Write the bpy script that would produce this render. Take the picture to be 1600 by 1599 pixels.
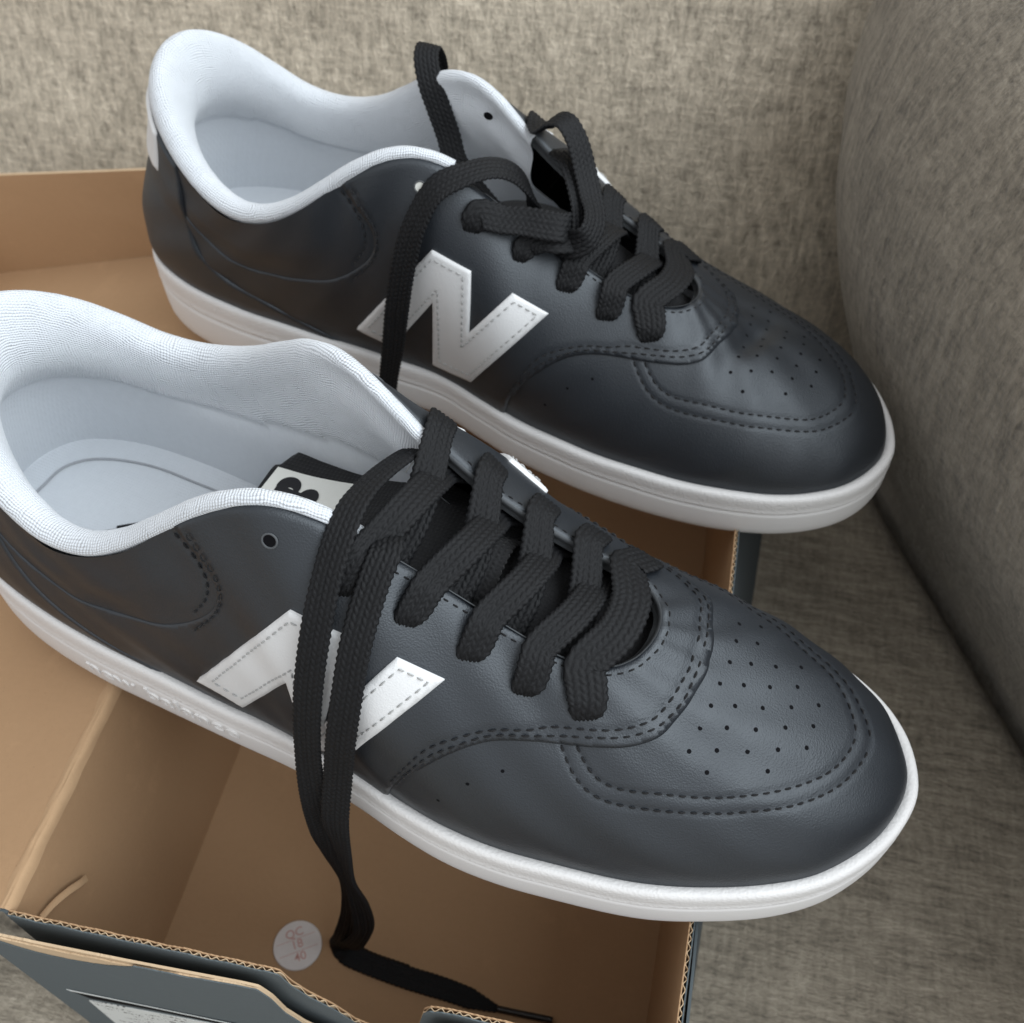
import bpy, math, random
import numpy as np
from mathutils import Vector, Matrix
from mathutils.geometry import delaunay_2d_cdt

random.seed(7)
scene = bpy.context.scene
for o in list(bpy.data.objects):
    bpy.data.objects.remove(o)
SEAT = 0.128           # height of the box rim above the sofa seat (m); scene numbers below are mm relative to the rim

# ---------------------------------------------------------------- camera
cam_d = bpy.data.cameras.new('camera'); cam = bpy.data.objects.new('camera', cam_d); scene.collection.objects.link(cam)
R_CAM = ((0.9789, 0.2042, -0.0018), (0.1608, -0.7760, -0.6099), (-0.1260, 0.5968, -0.7925))
right, down, fwd = (Vector(r).normalized() for r in R_CAM)
cam.matrix_world = Matrix(((right.x, -down.x, -fwd.x, .1574), (right.y, -down.y, -fwd.y, -.0643), (right.z, -down.z, -fwd.z, .3050 + SEAT), (0, 0, 0, 1)))
cam_d.sensor_width = 36.0; cam_d.lens = 1688.08 / 1600 * 36.0
cam_d.clip_start = .01; cam_d.clip_end = 50
cam_d.dof.use_dof = True; cam_d.dof.focus_distance = .262; cam_d.dof.aperture_fstop = 24.0
scene.camera = cam

# ---------------------------------------------------------------- light: a tall overcast window to the right of the photographer, and the room's own bounce
world = bpy.data.worlds.new('World'); scene.world = world; world.use_nodes = True
bg = world.node_tree.nodes['Background']; bg.inputs[0].default_value = (.975, .985, 1.0, 1); bg.inputs[1].default_value = .74
def area(name, loc, target, sx, sy, power, col):
    l = bpy.data.lights.new(name, 'AREA'); l.shape = 'RECTANGLE'; l.size = sx; l.size_y = sy; l.energy = power; l.color = col
    o = bpy.data.objects.new(name, l); scene.collection.objects.link(o); o.location = loc
    d = Vector(target) - Vector(loc); o.rotation_euler = d.to_track_quat('-Z', 'Y').to_euler()
    return o
area('window_light', (1.15, .10, 1.32), (.10, .14, .12), 2.2, 1.3, 33, (.87, .945, 1.0))
scene.view_settings.view_transform = 'Standard'; scene.view_settings.look = 'None'
scene.view_settings.exposure = 0.28; scene.view_settings.gamma = 1.0; scene.view_settings.use_curve_mapping = False
scene.render.engine = 'CYCLES'
scene.cycles.max_bounces = 8; scene.cycles.use_denoising = True
# ---------------------------------------------------------------- node helper
class NT:
    def __init__(self, name):
        self.m = bpy.data.materials.new(name); self.m.use_nodes = True
        self.t = self.m.node_tree; self.b = self.t.nodes['Principled BSDF']
        self.tc = self.t.nodes.new('ShaderNodeTexCoord')
    def n(self, kind, **kw):
        x = self.t.nodes.new(kind)
        for k, v in kw.items():
            if k.startswith('i_'):
                x.inputs[k[2:].replace('_', ' ')].default_value = v
            else:
                setattr(x, k, v)
        return x
    def l(self, a, b):
        self.t.links.new(a, b)
    def put(self, v, sock):
        if isinstance(v, (int, float)): sock.default_value = v
        elif isinstance(v, tuple): sock.default_value = v
        else: self.l(v, sock)
    def math(self, op, a, b=0.0, c=0.0, clamp=False):
        x = self.n('ShaderNodeMath', operation=op); x.use_clamp = clamp
        for i, v in enumerate((a, b, c)): self.put(v, x.inputs[i])
        return x.outputs[0]
    def map(self, src='Object', scale=(1, 1, 1), rot=(0, 0, 0), loc=(0, 0, 0)):
        x = self.n('ShaderNodeMapping'); self.l(self.tc.outputs[src], x.inputs[0])
        x.inputs['Scale'].default_value = scale; x.inputs['Rotation'].default_value = rot; x.inputs['Location'].default_value = loc
        return x.outputs[0]
    def noise(self, vec, scale, detail=2.0, rough=.5):
        x = self.n('ShaderNodeTexNoise'); self.l(vec, x.inputs['Vector'])
        x.inputs['Scale'].default_value = scale; x.inputs['Detail'].default_value = detail; x.inputs['Roughness'].default_value = rough
        return x.outputs['Fac']
    def voronoi(self, vec, scale, feature='F1', out='Distance'):
        x = self.n('ShaderNodeTexVoronoi', feature=feature); self.l(vec, x.inputs['Vector']); x.inputs['Scale'].default_value = scale
        return x.outputs[out]
    def ramp(self, fac, stops):
        x = self.n('ShaderNodeValToRGB'); self.put(fac, x.inputs[0])
        e = x.color_ramp.elements
        while len(e) < len(stops): e.new(.5)
        for q, (p, c) in zip(e, stops):
            q.position = p; q.color = (*c, 1) if len(c) == 3 else c
        return x.outputs[0]
    def mix(self, fac, a, b):
        x = self.n('ShaderNodeMix', data_type='RGBA'); self.put(fac, x.inputs[0])
        for s, v in ((x.inputs[6], a), (x.inputs[7], b)):
            self.put((*v, 1) if isinstance(v, tuple) and len(v) == 3 else v, s)
        return x.outputs[2]
    def bump(self, h, strength, dist):
        x = self.n('ShaderNodeBump'); self.put(h, x.inputs['Height']); x.inputs['Strength'].default_value = strength; x.inputs['Distance'].default_value = dist
        self.l(x.outputs[0], self.b.inputs['Normal']); return x
    def fin(self, col, rough, spec=.5, sheen=0.0):
        self.put((*col, 1) if isinstance(col, tuple) else col, self.b.inputs['Base Color']); self.put(rough, self.b.inputs['Roughness'])
        self.b.inputs['Specular IOR Level'].default_value = spec
        if sheen: self.b.inputs['Sheen Weight'].default_value = sheen; self.b.inputs['Sheen Roughness'].default_value = .5
        return self.m

M = {}
def leather(name, col, var, rough, grain=.5, sp=.5):
    k = NT(name); v = k.map()
    a = k.voronoi(k.map(scale=(1, 1, 1)), 1900, 'F1'); b = k.noise(v, 2600, 2); c = k.noise(v, 60, 3)
    h = k.math('ADD', k.math('MULTIPLY', a, .55), k.math('MULTIPLY', b, .7))
    h = k.math('ADD', h, k.math('MULTIPLY', c, .7))
    k.bump(h, grain, .00026)
    co = k.mix(k.noise(v, 35, 4), col, var)
    r = k.math('ADD', k.math('MULTIPLY', k.noise(v, 90, 3), .16), rough - .08)
    if sp > .6: k.b.inputs['Specular Tint'].default_value = (.90, .955, 1.0, 1)
    return k.fin(co, r, sp)
M['black'] = leather('black_leather', (.0065, .0085, .0120), (.0095, .0120, .0165), .50, .36, .78)
M['white'] = leather('white_leather', (.63, .635, .64), (.67, .67, .67), .5, .30)
M['edge'] = leather('leather_cut_edge', (.05, .055, .06), (.08, .085, .09), .7, .3)

def rubber():
    k = NT('white_rubber'); v = k.map()
    w = k.voronoi(k.map(scale=(1, 1, 1)), 1250, 'SMOOTH_F1'); n = k.noise(v, 1500, 3)
    uv = k.n('ShaderNodeSeparateXYZ'); k.l(k.tc.outputs['UV'], uv.inputs[0])
    lip = k.math('GREATER_THAN', uv.outputs[1], .66)                       # only the upper foxing band is grained
    h = k.math('ADD', k.math('MULTIPLY', k.math('MULTIPLY', w, lip), 1.2), k.math('MULTIPLY', n, .35))
    k.bump(h, .45, .00030)
    co = k.mix(k.noise(v, 40, 4), (.66, .645, .635), (.71, .70, .69))
    dirt = k.ramp(k.noise(k.map(loc=(.3, .1, .2)), 120, 5, .65), [(.62, (0, 0, 0)), (.8, (.35, .35, .35))])
    co = k.mix(dirt, co, (.60, .56, .52))
    return k.fin(co, .55, .4)
M['rubber'] = rubber()

def textile():
    k = NT('white_mesh_textile')
    s = k.n('ShaderNodeSeparateXYZ'); k.l(k.tc.outputs['UV'], s.inputs[0])
    o0 = k.map(); u = k.math('ADD', s.outputs[0], k.math('MULTIPLY', k.noise(o0, 160, 2), 2.2)); v = k.math('ADD', s.outputs[1], k.math('MULTIPLY', k.noise(k.map(loc=(.5, .2, .1)), 160, 2), 2.2))   # millimetres, knit slightly uneven
    p = 2 * math.pi / 1.15
    a = k.math('SINE', k.math('MULTIPLY', k.math('ADD', u, v), p * .72)); b = k.math('SINE', k.math('MULTIPLY', k.math('SUBTRACT', u, v), p * .72))
    cells = k.math('MULTIPLY', a, b)
    o = k.map(); n = k.noise(o, 900, 3)
    h = k.math('ADD', cells, k.math('MULTIPLY', n, .8))
    k.bump(h, .7, .00030)
    hole = k.math('LESS_THAN', cells, -.35)
    co = k.mix(k.math('MULTIPLY', hole, .42), (.66, .69, .725), (.42, .45, .49))
    co = k.mix(k.math('MULTIPLY', k.noise(o, 50, 4), .25), co, (.60, .63, .67))
    return k.fin(co, .9, .2, .25)
M['textile'] = textile()

def cloth(name, c1, c2, scale=1400, st=.5, rough=.9, sheen=.1):
    k = NT(name); v = k.map()
    w1 = k.n('ShaderNodeTexWave', wave_type='BANDS', bands_direction='X'); w1.inputs['Scale'].default_value = scale / 6; k.l(v, w1.inputs[0])
    w2 = k.n('ShaderNodeTexWave', wave_type='BANDS', bands_direction='Y'); w2.inputs['Scale'].default_value = scale / 6; k.l(v, w2.inputs[0])
    h = k.math('ADD', k.math('MULTIPLY', w1.outputs['Fac'], w2.outputs['Fac']), k.math('MULTIPLY', k.noise(v, scale, 2), .6))
    k.bump(h, st, .0003)
    return k.fin(k.mix(k.noise(v, scale * .3, 3), c1, c2), rough, .2, sheen)
M['insole'] = cloth('insole_fabric', (.58, .605, .635), (.63, .655, .685), 1800, .25)
M['tongue'] = cloth('black_tongue_fabric', (.012, .012, .013), (.02, .02, .021), 1500, .5)
M['thread_black'] = cloth('black_thread', (.006, .006, .007), (.012, .012, .013), 6000, .3, .75)
M['thread_grey'] = cloth('grey_thread', (.30, .30, .295), (.42, .42, .41), 6000, .3, .8)
M['print_grey'] = cloth('grey_print', (.30, .31, .33), (.38, .39, .41), 3000, .2)
M['ink'] = cloth('black_ink', (.012, .012, .014), (.016, .016, .018), 3000, .1, .6)
M['label_white'] = cloth('tongue_label_white', (.68, .68, .63), (.72, .72, .68), 3000, .1, .6)

def lace_mat():
    k = NT('black_braided_lace'); v = k.map()
    co = k.mix(k.noise(v, 1600, 3), (.003, .003, .0034), (.012, .0125, .014))
    k.bump(k.noise(v, 3800, 3), .5, .0003)
    return k.fin(co, .6, .2, 0)
M['lace'] = lace_mat()
k = NT('aglet_plastic'); k.bump(k.noise(k.map(), 300, 2), .1, .0003); M['aglet'] = k.fin((.016, .014, .013), .32, .5)
k = NT('hole_dark'); k.bump(k.noise(k.map(), 900, 2), .2, .0002); M['hole'] = k.fin((.004, .004, .005), .9, .1)

def card(name, c1, c2, c3=None):
    k = NT(name); v = k.map()
    f = k.noise(k.map(scale=(1, 1, 1)), 420, 6, .65); g = k.noise(v, 22, 4)
    fib = k.noise(k.map(scale=(60, 900, 900)), 1.0, 3)
    co = k.mix(g, c1, c2); co = k.mix(k.math('MULTIPLY', f, .35), co, c3 or tuple(x * .72 for x in c1))
    co = k.mix(k.math('MULTIPLY', fib, .25), co, c2)
    fl = k.ramp(k.noise(k.map(loc=(.7, .2, .4)), 1500, 3, .6), [(.64, (0, 0, 0)), (.74, (.45, .45, .45))]); co = k.mix(fl, co, tuple(x * .5 for x in c1))
    sc = k.ramp(k.noise(k.map(loc=(.1, .9, .3)), 38, 6, .7), [(.58, (0, 0, 0)), (.78, (.35, .35, .35))]); co = k.mix(sc, co, tuple(min(1, x * 1.3) for x in c2))
    k.bump(k.math('ADD', f, k.math('MULTIPLY', g, 2.0)), .28, .0004)
    return k.fin(co, .82, .25)
M['kraft'] = card('kraft_cardboard', (.385, .238, .130), (.435, .278, .158))
M['kraft_edge'] = card('kraft_cut_edge', (.50, .36, .22), (.60, .45, .30))
M['kraft_worn'] = card('kraft_fold_worn', (.43, .275, .155), (.49, .325, .19))
M['greycard'] = card('grey_printed_card', (.092, .110, .118), (.104, .122, .130))

def tweed(name, lng, crs, seed, light_gain=1.0):
    """chenille weave: yarn slubs drawn out along one axis, weaker cross threads along the other"""
    k = NT(name)
    sc = lambda ax, v: tuple(v if q == ax else 1.0 for q in range(3))
    m1 = k.map(scale=sc(lng, .16), loc=(seed, seed, 0)); m2 = k.map(scale=sc(lng, .5), loc=(0, seed, seed)); m3 = k.map(scale=sc(crs, .22), loc=(seed, 0, 0))
    a = k.noise(m1, 330, 5, .62); b = k.noise(m2, 800, 4, .65); c = k.noise(m3, 380, 5, .62); d = k.noise(k.map(), 30, 4); e = k.noise(k.map(scale=sc(lng, .3)), 120, 4, .6)
    f = k.math('ADD', k.math('MULTIPLY', a, .44), k.math('ADD', k.math('MULTIPLY', b, .28), k.math('MULTIPLY', c, .28)))
    f = k.math('ADD', f, k.math('ADD', k.math('MULTIPLY', k.math('SUBTRACT', d, .5), .10), k.math('MULTIPLY', k.math('SUBTRACT', e, .45), .12)))
    co = k.ramp(f, [(p_, tuple(v_ * light_gain for v_ in c_)) for p_, c_ in ((.33, (.120, .104, .082)), (.44, (.278, .243, .191)), (.53, (.395, .345, .272)), (.64, (.53, .468, .375)))])  # yarn colours scaled per cushion, painting in how lit each one looks
    h = k.math('ADD', k.math('MULTIPLY', a, 1.0), k.math('ADD', k.math('MULTIPLY', b, .8), k.math('MULTIPLY', c, .4)))
    k.bump(h, .8, .0020)
    return k.fin(co, .95, .15, .2)
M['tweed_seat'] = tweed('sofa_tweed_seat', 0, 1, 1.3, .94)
M['tweed_back'] = tweed('sofa_tweed_back', 2, 0, 4.1, 1.5)  # same fabric, colour brightened as the lit back
M['tweed_arm'] = tweed('sofa_tweed_arm', 2, 1, 7.7, .66)  # same fabric, colour darkened as the shaded arm

# ---------------------------------------------------------------- mesh helper
def new_mesh(name, V, Fc, mats, parent=None, mir=False, smooth=True, uv=None, fmat=None):
    """V (n,3) millimetres; Fc list/array of faces; uv per vertex"""
    V = np.array(V, float) * .001
    if mir: V[:, 1] *= -1
    me = bpy.data.meshes.new(name)
    faces = [tuple(int(i) for i in (f[::-1] if mir else f)) for f in Fc]
    me.from_pydata(V.tolist(), [], faces)
    for m in (mats if isinstance(mats, (list, tuple)) else [mats]): me.materials.append(M[m])
    if fmat is not None: me.polygons.foreach_set('material_index', np.asarray(fmat, dtype=np.int32))
    if smooth: me.polygons.foreach_set('use_smooth', np.ones(len(me.polygons), dtype=bool))
    if uv is not None:
        lay = me.uv_layers.new(name='UVMap'); vi = np.zeros(len(me.loops), dtype=np.int32); me.loops.foreach_get('vertex_index', vi)
        lay.data.foreach_set('uv', np.asarray(uv, float)[vi].ravel())
    me.update()
    o = bpy.data.objects.new(name, me); scene.collection.objects.link(o)
    if parent is not None: o.parent = parent
    return o
def grid_faces(nu, nv, cu=False, cv=False):
    i, j = np.meshgrid(np.arange(nu if cu else nu - 1), np.arange(nv if cv else nv - 1), indexing='ij')
    i = i.ravel(); j = j.ravel(); i2 = (i + 1) % nu; j2 = (j + 1) % nv
    return np.c_[i * nv + j, i2 * nv + j, i2 * nv + j2, i * nv + j2]
def empty(name, loc=(0, 0, 0)):
    o = bpy.data.objects.new(name, None); o.empty_display_size = .02; scene.collection.objects.link(o); o.location = loc
    return o
def tag(o, label=None, cat=None, group=None, kind=None):
    for k_, v in (('label', label), ('category', cat), ('group', group), ('kind', kind)):
        if v: o[k_] = v
    return o
class MB:
    """collects pieces of one mesh"""
    def __init__(self): self.V = []; self.F = []; self.m = []; self.n = 0
    def add(self, V, F, mi=0):
        V = np.asarray(V, float); self.V.append(V); self.F += [tuple(int(i) + self.n for i in f) for f in F]; self.m += [mi] * len(F); self.n += len(V)
    def build(self, name, mats, parent=None, mir=False, smooth=True):
        return new_mesh(name, np.concatenate(self.V), self.F, mats, parent, mir, smooth, fmat=self.m)
# ---------------------------------------------------------------- shoe surface (millimetres, heel at x=0, toe at +x, lateral side -y)
def spring(x):
    return np.where(np.asarray(x) > 185, ((np.asarray(x) - 185) / 115.0) ** 2 * 5.0, 0.0)

LAT = [(4, 0, 23.5, 0, 101.7), (7.5, 14.0, 25.5, 10.5, 101.7), (15, 24.0, 31, 19.9, 98.2), (26, 31.0, 39.5, 27.3, 91.7), (40, 34.8, 48.5, 32.3, 82.6), (55, 36.5, 57.8, 34.8, 74.0), (70, 37.6, 68, 37.1, 71.5), (85, 38.0, 80, 37.6, 73.5), (99, 38.3, 92, 34.8, 79.9), (112, 38.9, 103, 31.8, 89.9), (124, 40.0, 113.5, 28.3, 100.2), (135, 41.5, 123.5, 25.7, 106.3), (146, 43.4, 133, 23.1, 109.0), (157, 46.0, 142.5, 20.5, 106.5), (169, 48.3, 154, 17, 95), (182, 49.5, 167, 15, 87), (196, 49.5, 180, 14.5, 80), (211, 48.3, 192, 14.5, 74.5), (226, 46.3, 202, 15, 71), (241, 42.8, 210, 14, 69.6), (255, 37.5, 215.8, 11.3, 69), (268, 29.9, 219.3, 7.2, 69.2), (280, 19.6, 221, 3, 69.5), (289.5, 4.6, 221.7, -0.5, 69.7), (294.5, -11.1, 221.8, -2.5, 69.8)]
MED = [(4, 0, 23.5, 0, 101.7), (7.5, 14.0, 25.5, 10.2, 98.5), (15, 24.0, 31, 18.9, 95.2), (26, 30.5, 39.5, 26.9, 89.5), (40, 33.0, 48.5, 31.8, 82.6), (55, 33.5, 57.8, 34.2, 75.8), (70, 33.0, 68, 36.7, 74.5), (85, 32.3, 80, 37.1, 77.8), (99, 31.8, 92, 35.3, 84.6), (112, 31.6, 103, 32.4, 94.4), (124, 32.0, 113.5, 29.0, 104.0), (135, 32.9, 123.5, 25.2, 109.3), (146, 34.6, 133, 21.4, 110.7), (157, 37.5, 142.5, 18.1, 107.0), (169, 40.5, 154, 17, 95), (182, 43.0, 167, 15.5, 87), (196, 45.0, 180, 15, 80), (211, 46.5, 192, 16, 74.5), (226, 47.3, 202, 16.5, 71), (241, 47.3, 210, 16.5, 69.6), (255, 46.0, 215.8, 14.6, 69), (267, 42.4, 219.3, 11.3, 69.2), (278, 36.6, 221, 8, 69.5), (288, 26.7, 221.7, 5.5, 69.7), (294.5, 11.1, 221.8, 2.5, 69.8)]
SOLE_LAT = [(2, 0), (5, -14), (12, -25), (22, -32), (36, -37), (60, -41), (85, -42.3), (113, -43.3), (135, -44), (155, -46.5), (172, -49.8), (186, -51.5), (200, -51.3), (215, -49.5), (241, -44.8), (257, -39), (272.5, -31.5), (284.5, -22.5), (292.8, -12), (297.6, -2), (299.6, 9.5)]
SOLE_MED = [(2, 0), (4.5, 13), (13, 25.5), (24, 32), (40, 36), (60, 37), (90, 35.8), (118, 34.3), (141, 35), (157, 39.5), (171.5, 43.5), (198.6, 47.5), (223.6, 48.5), (245, 47.3), (257, 45.3), (269, 42), (280, 37), (289, 30.5), (295.6, 22), (299.6, 9.5)]
def catmull(P, n):
    """open centripetal-like spline through P, n samples evenly spaced along it"""
    P = np.asarray(P, float)
    d = np.linalg.norm(np.diff(P[:, :3] if P.shape[1] > 2 else P, axis=0), axis=1) ** .5 + 1e-6
    t = np.r_[0, np.cumsum(d)]
    m = np.zeros_like(P)
    for k in range(1, len(P) - 1):
        h0, h1 = t[k] - t[k - 1], t[k + 1] - t[k]
        m[k] = ((P[k] - P[k - 1]) / h0 * h1 + (P[k + 1] - P[k]) / h1 * h0) / (h0 + h1)
    m[0] = (P[1] - P[0]) / (t[1] - t[0]); m[-1] = (P[-1] - P[-2]) / (t[-1] - t[-2])
    def ev(T):
        i = np.clip(np.searchsorted(t, T) - 1, 0, len(t) - 2); h = (t[i + 1] - t[i])[:, None]; s = ((T - t[i])[:, None]) / h
        return (2*s**3-3*s**2+1)*P[i] + (s**3-2*s**2+s)*h*m[i] + (-2*s**3+3*s**2)*P[i+1] + (s**3-s**2)*h*m[i+1]
    T = np.linspace(0, t[-1], max(400, n * 4)); Q = ev(T)
    L = np.r_[0, np.cumsum(np.linalg.norm(np.diff(Q[:, :3] if Q.shape[1] > 2 else Q, axis=0), axis=1))]
    return ev(np.interp(np.linspace(0, L[-1], n), L, T))

def sole_outline(n=720):
    P = np.array(SOLE_LAT + SOLE_MED[::-1][1:-1], float); m = len(P); P2 = np.r_[P[-3:], P, P[:4]]
    Q = catmull(P2, 6000); i0 = np.argmin(np.linalg.norm(Q[:1500] - P[0], axis=1)); i1 = 3000 + np.argmin(np.linalg.norm(Q[3000:] - P[0], axis=1))
    Q = Q[i0:i1]; s = np.r_[0, np.cumsum(np.linalg.norm(np.diff(np.r_[Q, Q[:1]], axis=0), axis=1))]
    g = np.linspace(0, s[-1], n, endpoint=False); Q = np.r_[Q, Q[:1]]
    O = np.c_[np.interp(g, s, Q[:, 0]), np.interp(g, s, Q[:, 1])]
    for _ in range(3): O = (np.roll(O, 1, 0) + 2 * O + np.roll(O, -1, 0)) / 4
    t = np.roll(O, -1, 0) - np.roll(O, 1, 0); nr = np.c_[t[:, 1], -t[:, 0]]; nr /= np.linalg.norm(nr, axis=1)[:, None]
    return O, nr, g
SO, SN, SG = sole_outline()
POSE_RIGHT = [91.6435, 94.0869, 3.5029, -0.1937, 0.018, 0.0171]
POSE_LEFT = [90.4269, 238.1796, 0.1615, -0.1842, 0.0174, 0.0657]
NST = len(LAT) - 1
def bite_z(x):
    return np.interp(x, [0, 30, 50, 85, 115, 150, 320], [29.8, 29.4, 27.4, 24.2, 21.3, 20.4, 20.4]) + .75 * spring(x)

def _stations():
    rows = []
    K = [0, 4, 7, 11, 14, 17, 20, 24]
    ob = [.34, .28, .24, .18, .13, .10, 0, 0]; fb = [.33, .33, .33, .33, .34, .30, .30, .24]
    ho = [.15, .10, .10, .35, .70, .90, 1, 1]; hz = [-1, -1, -1, -.95, -.4, -.55, -.55, -.8]; ft = [.33, .33, .33, .36, .41, .38, .30, .28]
    seq = [(i, -1) for i in range(NST + 1)] + [(i, 1) for i in range(NST - 1, 0, -1)]
    B = []; T = []
    for i, s in seq:
        r = (LAT if s < 0 else MED)[i]
        B.append((r[0], s * r[1], float(bite_z(r[0])))); T.append((r[2], s * r[3], r[4]))
    B = np.array(B, float); T = np.array(T, float)
    for _ in range(2):
        S_ = (np.roll(T, 1, 0) + 4 * T + np.roll(T, -1, 0)) / 6; T = S_
    ins = SO - SN * 3.1                                     # the leather meets the sole just inside its lip
    for k in range(len(B)):
        q = ins[np.argmin(((ins - B[k, :2]) ** 2).sum(1))]; B[k] = (q[0], q[1], float(bite_z(q[0])))
    tg = np.roll(B, -1, 0) - np.roll(B, 1, 0)
    n = np.c_[tg[:, 1], -tg[:, 0]]; n /= np.linalg.norm(n, axis=1)[:, None]
    HB = []; HT = []
    for k, (i, s) in enumerate(seq):
        D = np.linalg.norm(T[k] - B[k]); f = lambda a: float(np.interp(i, K, a))
        d = np.array([n[k, 0] * f(ob), n[k, 1] * f(ob), 1.0]); d /= np.linalg.norm(d)
        HB.append(B[k] + d * D * f(fb))
        h = B[k, :2] - T[k, :2]; h = h / (np.linalg.norm(h) + 1e-6)
        w = np.clip((i - 11) / 4.0, 0, 1); h = h * w + n[k] * (1 - w)
        d = np.array([h[0] * f(ho), h[1] * f(ho), f(hz)]); d /= np.linalg.norm(d)
        HT.append(T[k] + d * D * f(ft))
    return B, np.array(HB), np.array(HT), T
ST = _stations()

def cyc(P, a):
    """periodic Catmull-Rom through the stations; a in [0,2) (0 heel, 1 toe, lateral first)"""
    n = len(P); u = (np.asarray(a, float) % 2.0) * n / 2.0
    i = np.floor(u).astype(int); f = (u - i)[..., None]
    p0, p1, p2, p3 = P[(i - 1) % n], P[i % n], P[(i + 1) % n], P[(i + 2) % n]
    return .5 * ((2 * p1) + (-p0 + p2) * f + (2 * p0 - 5 * p1 + 4 * p2 - p3) * f * f + (-p0 + 3 * p1 - 3 * p2 + p3) * f ** 3)

def surf(a, t):
    t = np.asarray(t, float)[..., None]
    B, HB, HT, T = (cyc(P, a) for P in ST)
    return B * (1 - t) ** 3 + 3 * HB * t * (1 - t) ** 2 + 3 * HT * t * t * (1 - t) + T * t ** 3

def surf_n(a, t):
    e = 2e-3
    a = np.asarray(a, float); t = np.asarray(t, float)
    da = surf(a + e, t) - surf(a - e, t)
    dt = surf(a, np.clip(t + e, 0, 1)) - surf(a, np.clip(t - e, 0, 1))
    n = np.cross(dt, da); n /= (np.linalg.norm(n, axis=-1, keepdims=True) + 1e-9)
    return -n

def mirror_a(a):
    return (2.0 - np.asarray(a, float)) % 2.0

# seam, patch and eyelet positions on the upper: (position round the shoe, height from sole to edge)
LOGO_LAT = [(0.3664, 0.2436), (0.3902, 0.3524), (0.4119, 0.4266), (0.4334, 0.4858), (0.455, 0.5387), (0.4756, 0.5969), (0.4938, 0.6539), (0.509, 0.7044), (0.5221, 0.7503), (0.5281, 0.7508), (0.5339, 0.7513), (0.5395, 0.7517), (0.5451, 0.752), (0.5504, 0.7525), (0.5557, 0.7531), (0.5607, 0.7536), (0.5657, 0.754), (0.5639, 0.7196), (0.5619, 0.683), (0.5594, 0.6439), (0.5564, 0.6013), (0.5526, 0.5546), (0.5479, 0.5025), (0.5419, 0.4433), (0.5344, 0.3741), (0.5494, 0.4493), (0.5614, 0.512), (0.571, 0.5645), (0.579, 0.6093), (0.586, 0.6487), (0.5924, 0.6845), (0.5985, 0.7182), (0.6046, 0.7508), (0.6087, 0.749), (0.6128, 0.7474), (0.6171, 0.7459), (0.6215, 0.7446), (0.626, 0.7438), (0.6307, 0.7431), (0.6354, 0.7426), (0.6402, 0.7424), (0.6302, 0.6956), (0.6205, 0.6486), (0.6112, 0.6008), (0.6019, 0.5501), (0.592, 0.4928), (0.5802, 0.4221), (0.5633, 0.3227), (0.5364, 0.1675), (0.5295, 0.161), (0.5227, 0.1549), (0.5158, 0.1495), (0.509, 0.1445), (0.5022, 0.1401), (0.4954, 0.1362), (0.4887, 0.1328), (0.4821, 0.1298), (0.4869, 0.1942), (0.4908, 0.2483), (0.4939, 0.2954), (0.4965, 0.3378), (0.4986, 0.3763), (0.5003, 0.4119), (0.5016, 0.4449), (0.5027, 0.476), (0.4931, 0.4432), (0.4826, 0.4077), (0.4716, 0.3707), (0.4601, 0.3337), (0.4483, 0.2973), (0.4361, 0.2601), (0.4236, 0.2183), (0.4111, 0.1665), (0.4052, 0.1757), (0.3996, 0.1855), (0.394, 0.1953), (0.3885, 0.2054), (0.383, 0.2152), (0.3775, 0.2249), (0.372, 0.2343)]
LOGO_MED = [(1.6319, 0.2464), (1.6114, 0.333), (1.5919, 0.4014), (1.5719, 0.4584), (1.5511, 0.508), (1.5313, 0.5609), (1.5132, 0.6156), (1.4969, 0.6695), (1.4824, 0.7225), (1.4762, 0.7212), (1.4703, 0.7202), (1.4645, 0.7193), (1.459, 0.7184), (1.4535, 0.7178), (1.4482, 0.7174), (1.4432, 0.7171), (1.4382, 0.7168), (1.4389, 0.6873), (1.4398, 0.6567), (1.4408, 0.625), (1.442, 0.5918), (1.4435, 0.5573), (1.4451, 0.521), (1.4471, 0.4828), (1.4493, 0.4425), (1.441, 0.4833), (1.4337, 0.5214), (1.427, 0.557), (1.4209, 0.5905), (1.4151, 0.622), (1.4096, 0.652), (1.4043, 0.6812), (1.3989, 0.7102), (1.3947, 0.7083), (1.3904, 0.7065), (1.3859, 0.7049), (1.3813, 0.7036), (1.3765, 0.7027), (1.3716, 0.7019), (1.3667, 0.7012), (1.3616, 0.7008), (1.3728, 0.6441), (1.3836, 0.5875), (1.3938, 0.5307), (1.4041, 0.4709), (1.4154, 0.4048), (1.4288, 0.3277), (1.4458, 0.2358), (1.4677, 0.1262), (1.4763, 0.1189), (1.4852, 0.1119), (1.494, 0.1064), (1.5021, 0.1034), (1.5097, 0.1021), (1.5169, 0.102), (1.524, 0.1029), (1.5309, 0.1048), (1.526, 0.1651), (1.5209, 0.2216), (1.5158, 0.2748), (1.5108, 0.3249), (1.5061, 0.3724), (1.5017, 0.4173), (1.4977, 0.4598), (1.4941, 0.5002), (1.5053, 0.4593), (1.5168, 0.4176), (1.5288, 0.3753), (1.5412, 0.3326), (1.5544, 0.2903), (1.5677, 0.2475), (1.5805, 0.2002), (1.5925, 0.1458), (1.5976, 0.1572), (1.6026, 0.169), (1.6076, 0.1811), (1.6124, 0.1936), (1.6173, 0.2063), (1.6221, 0.2194), (1.627, 0.2327)]
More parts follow.
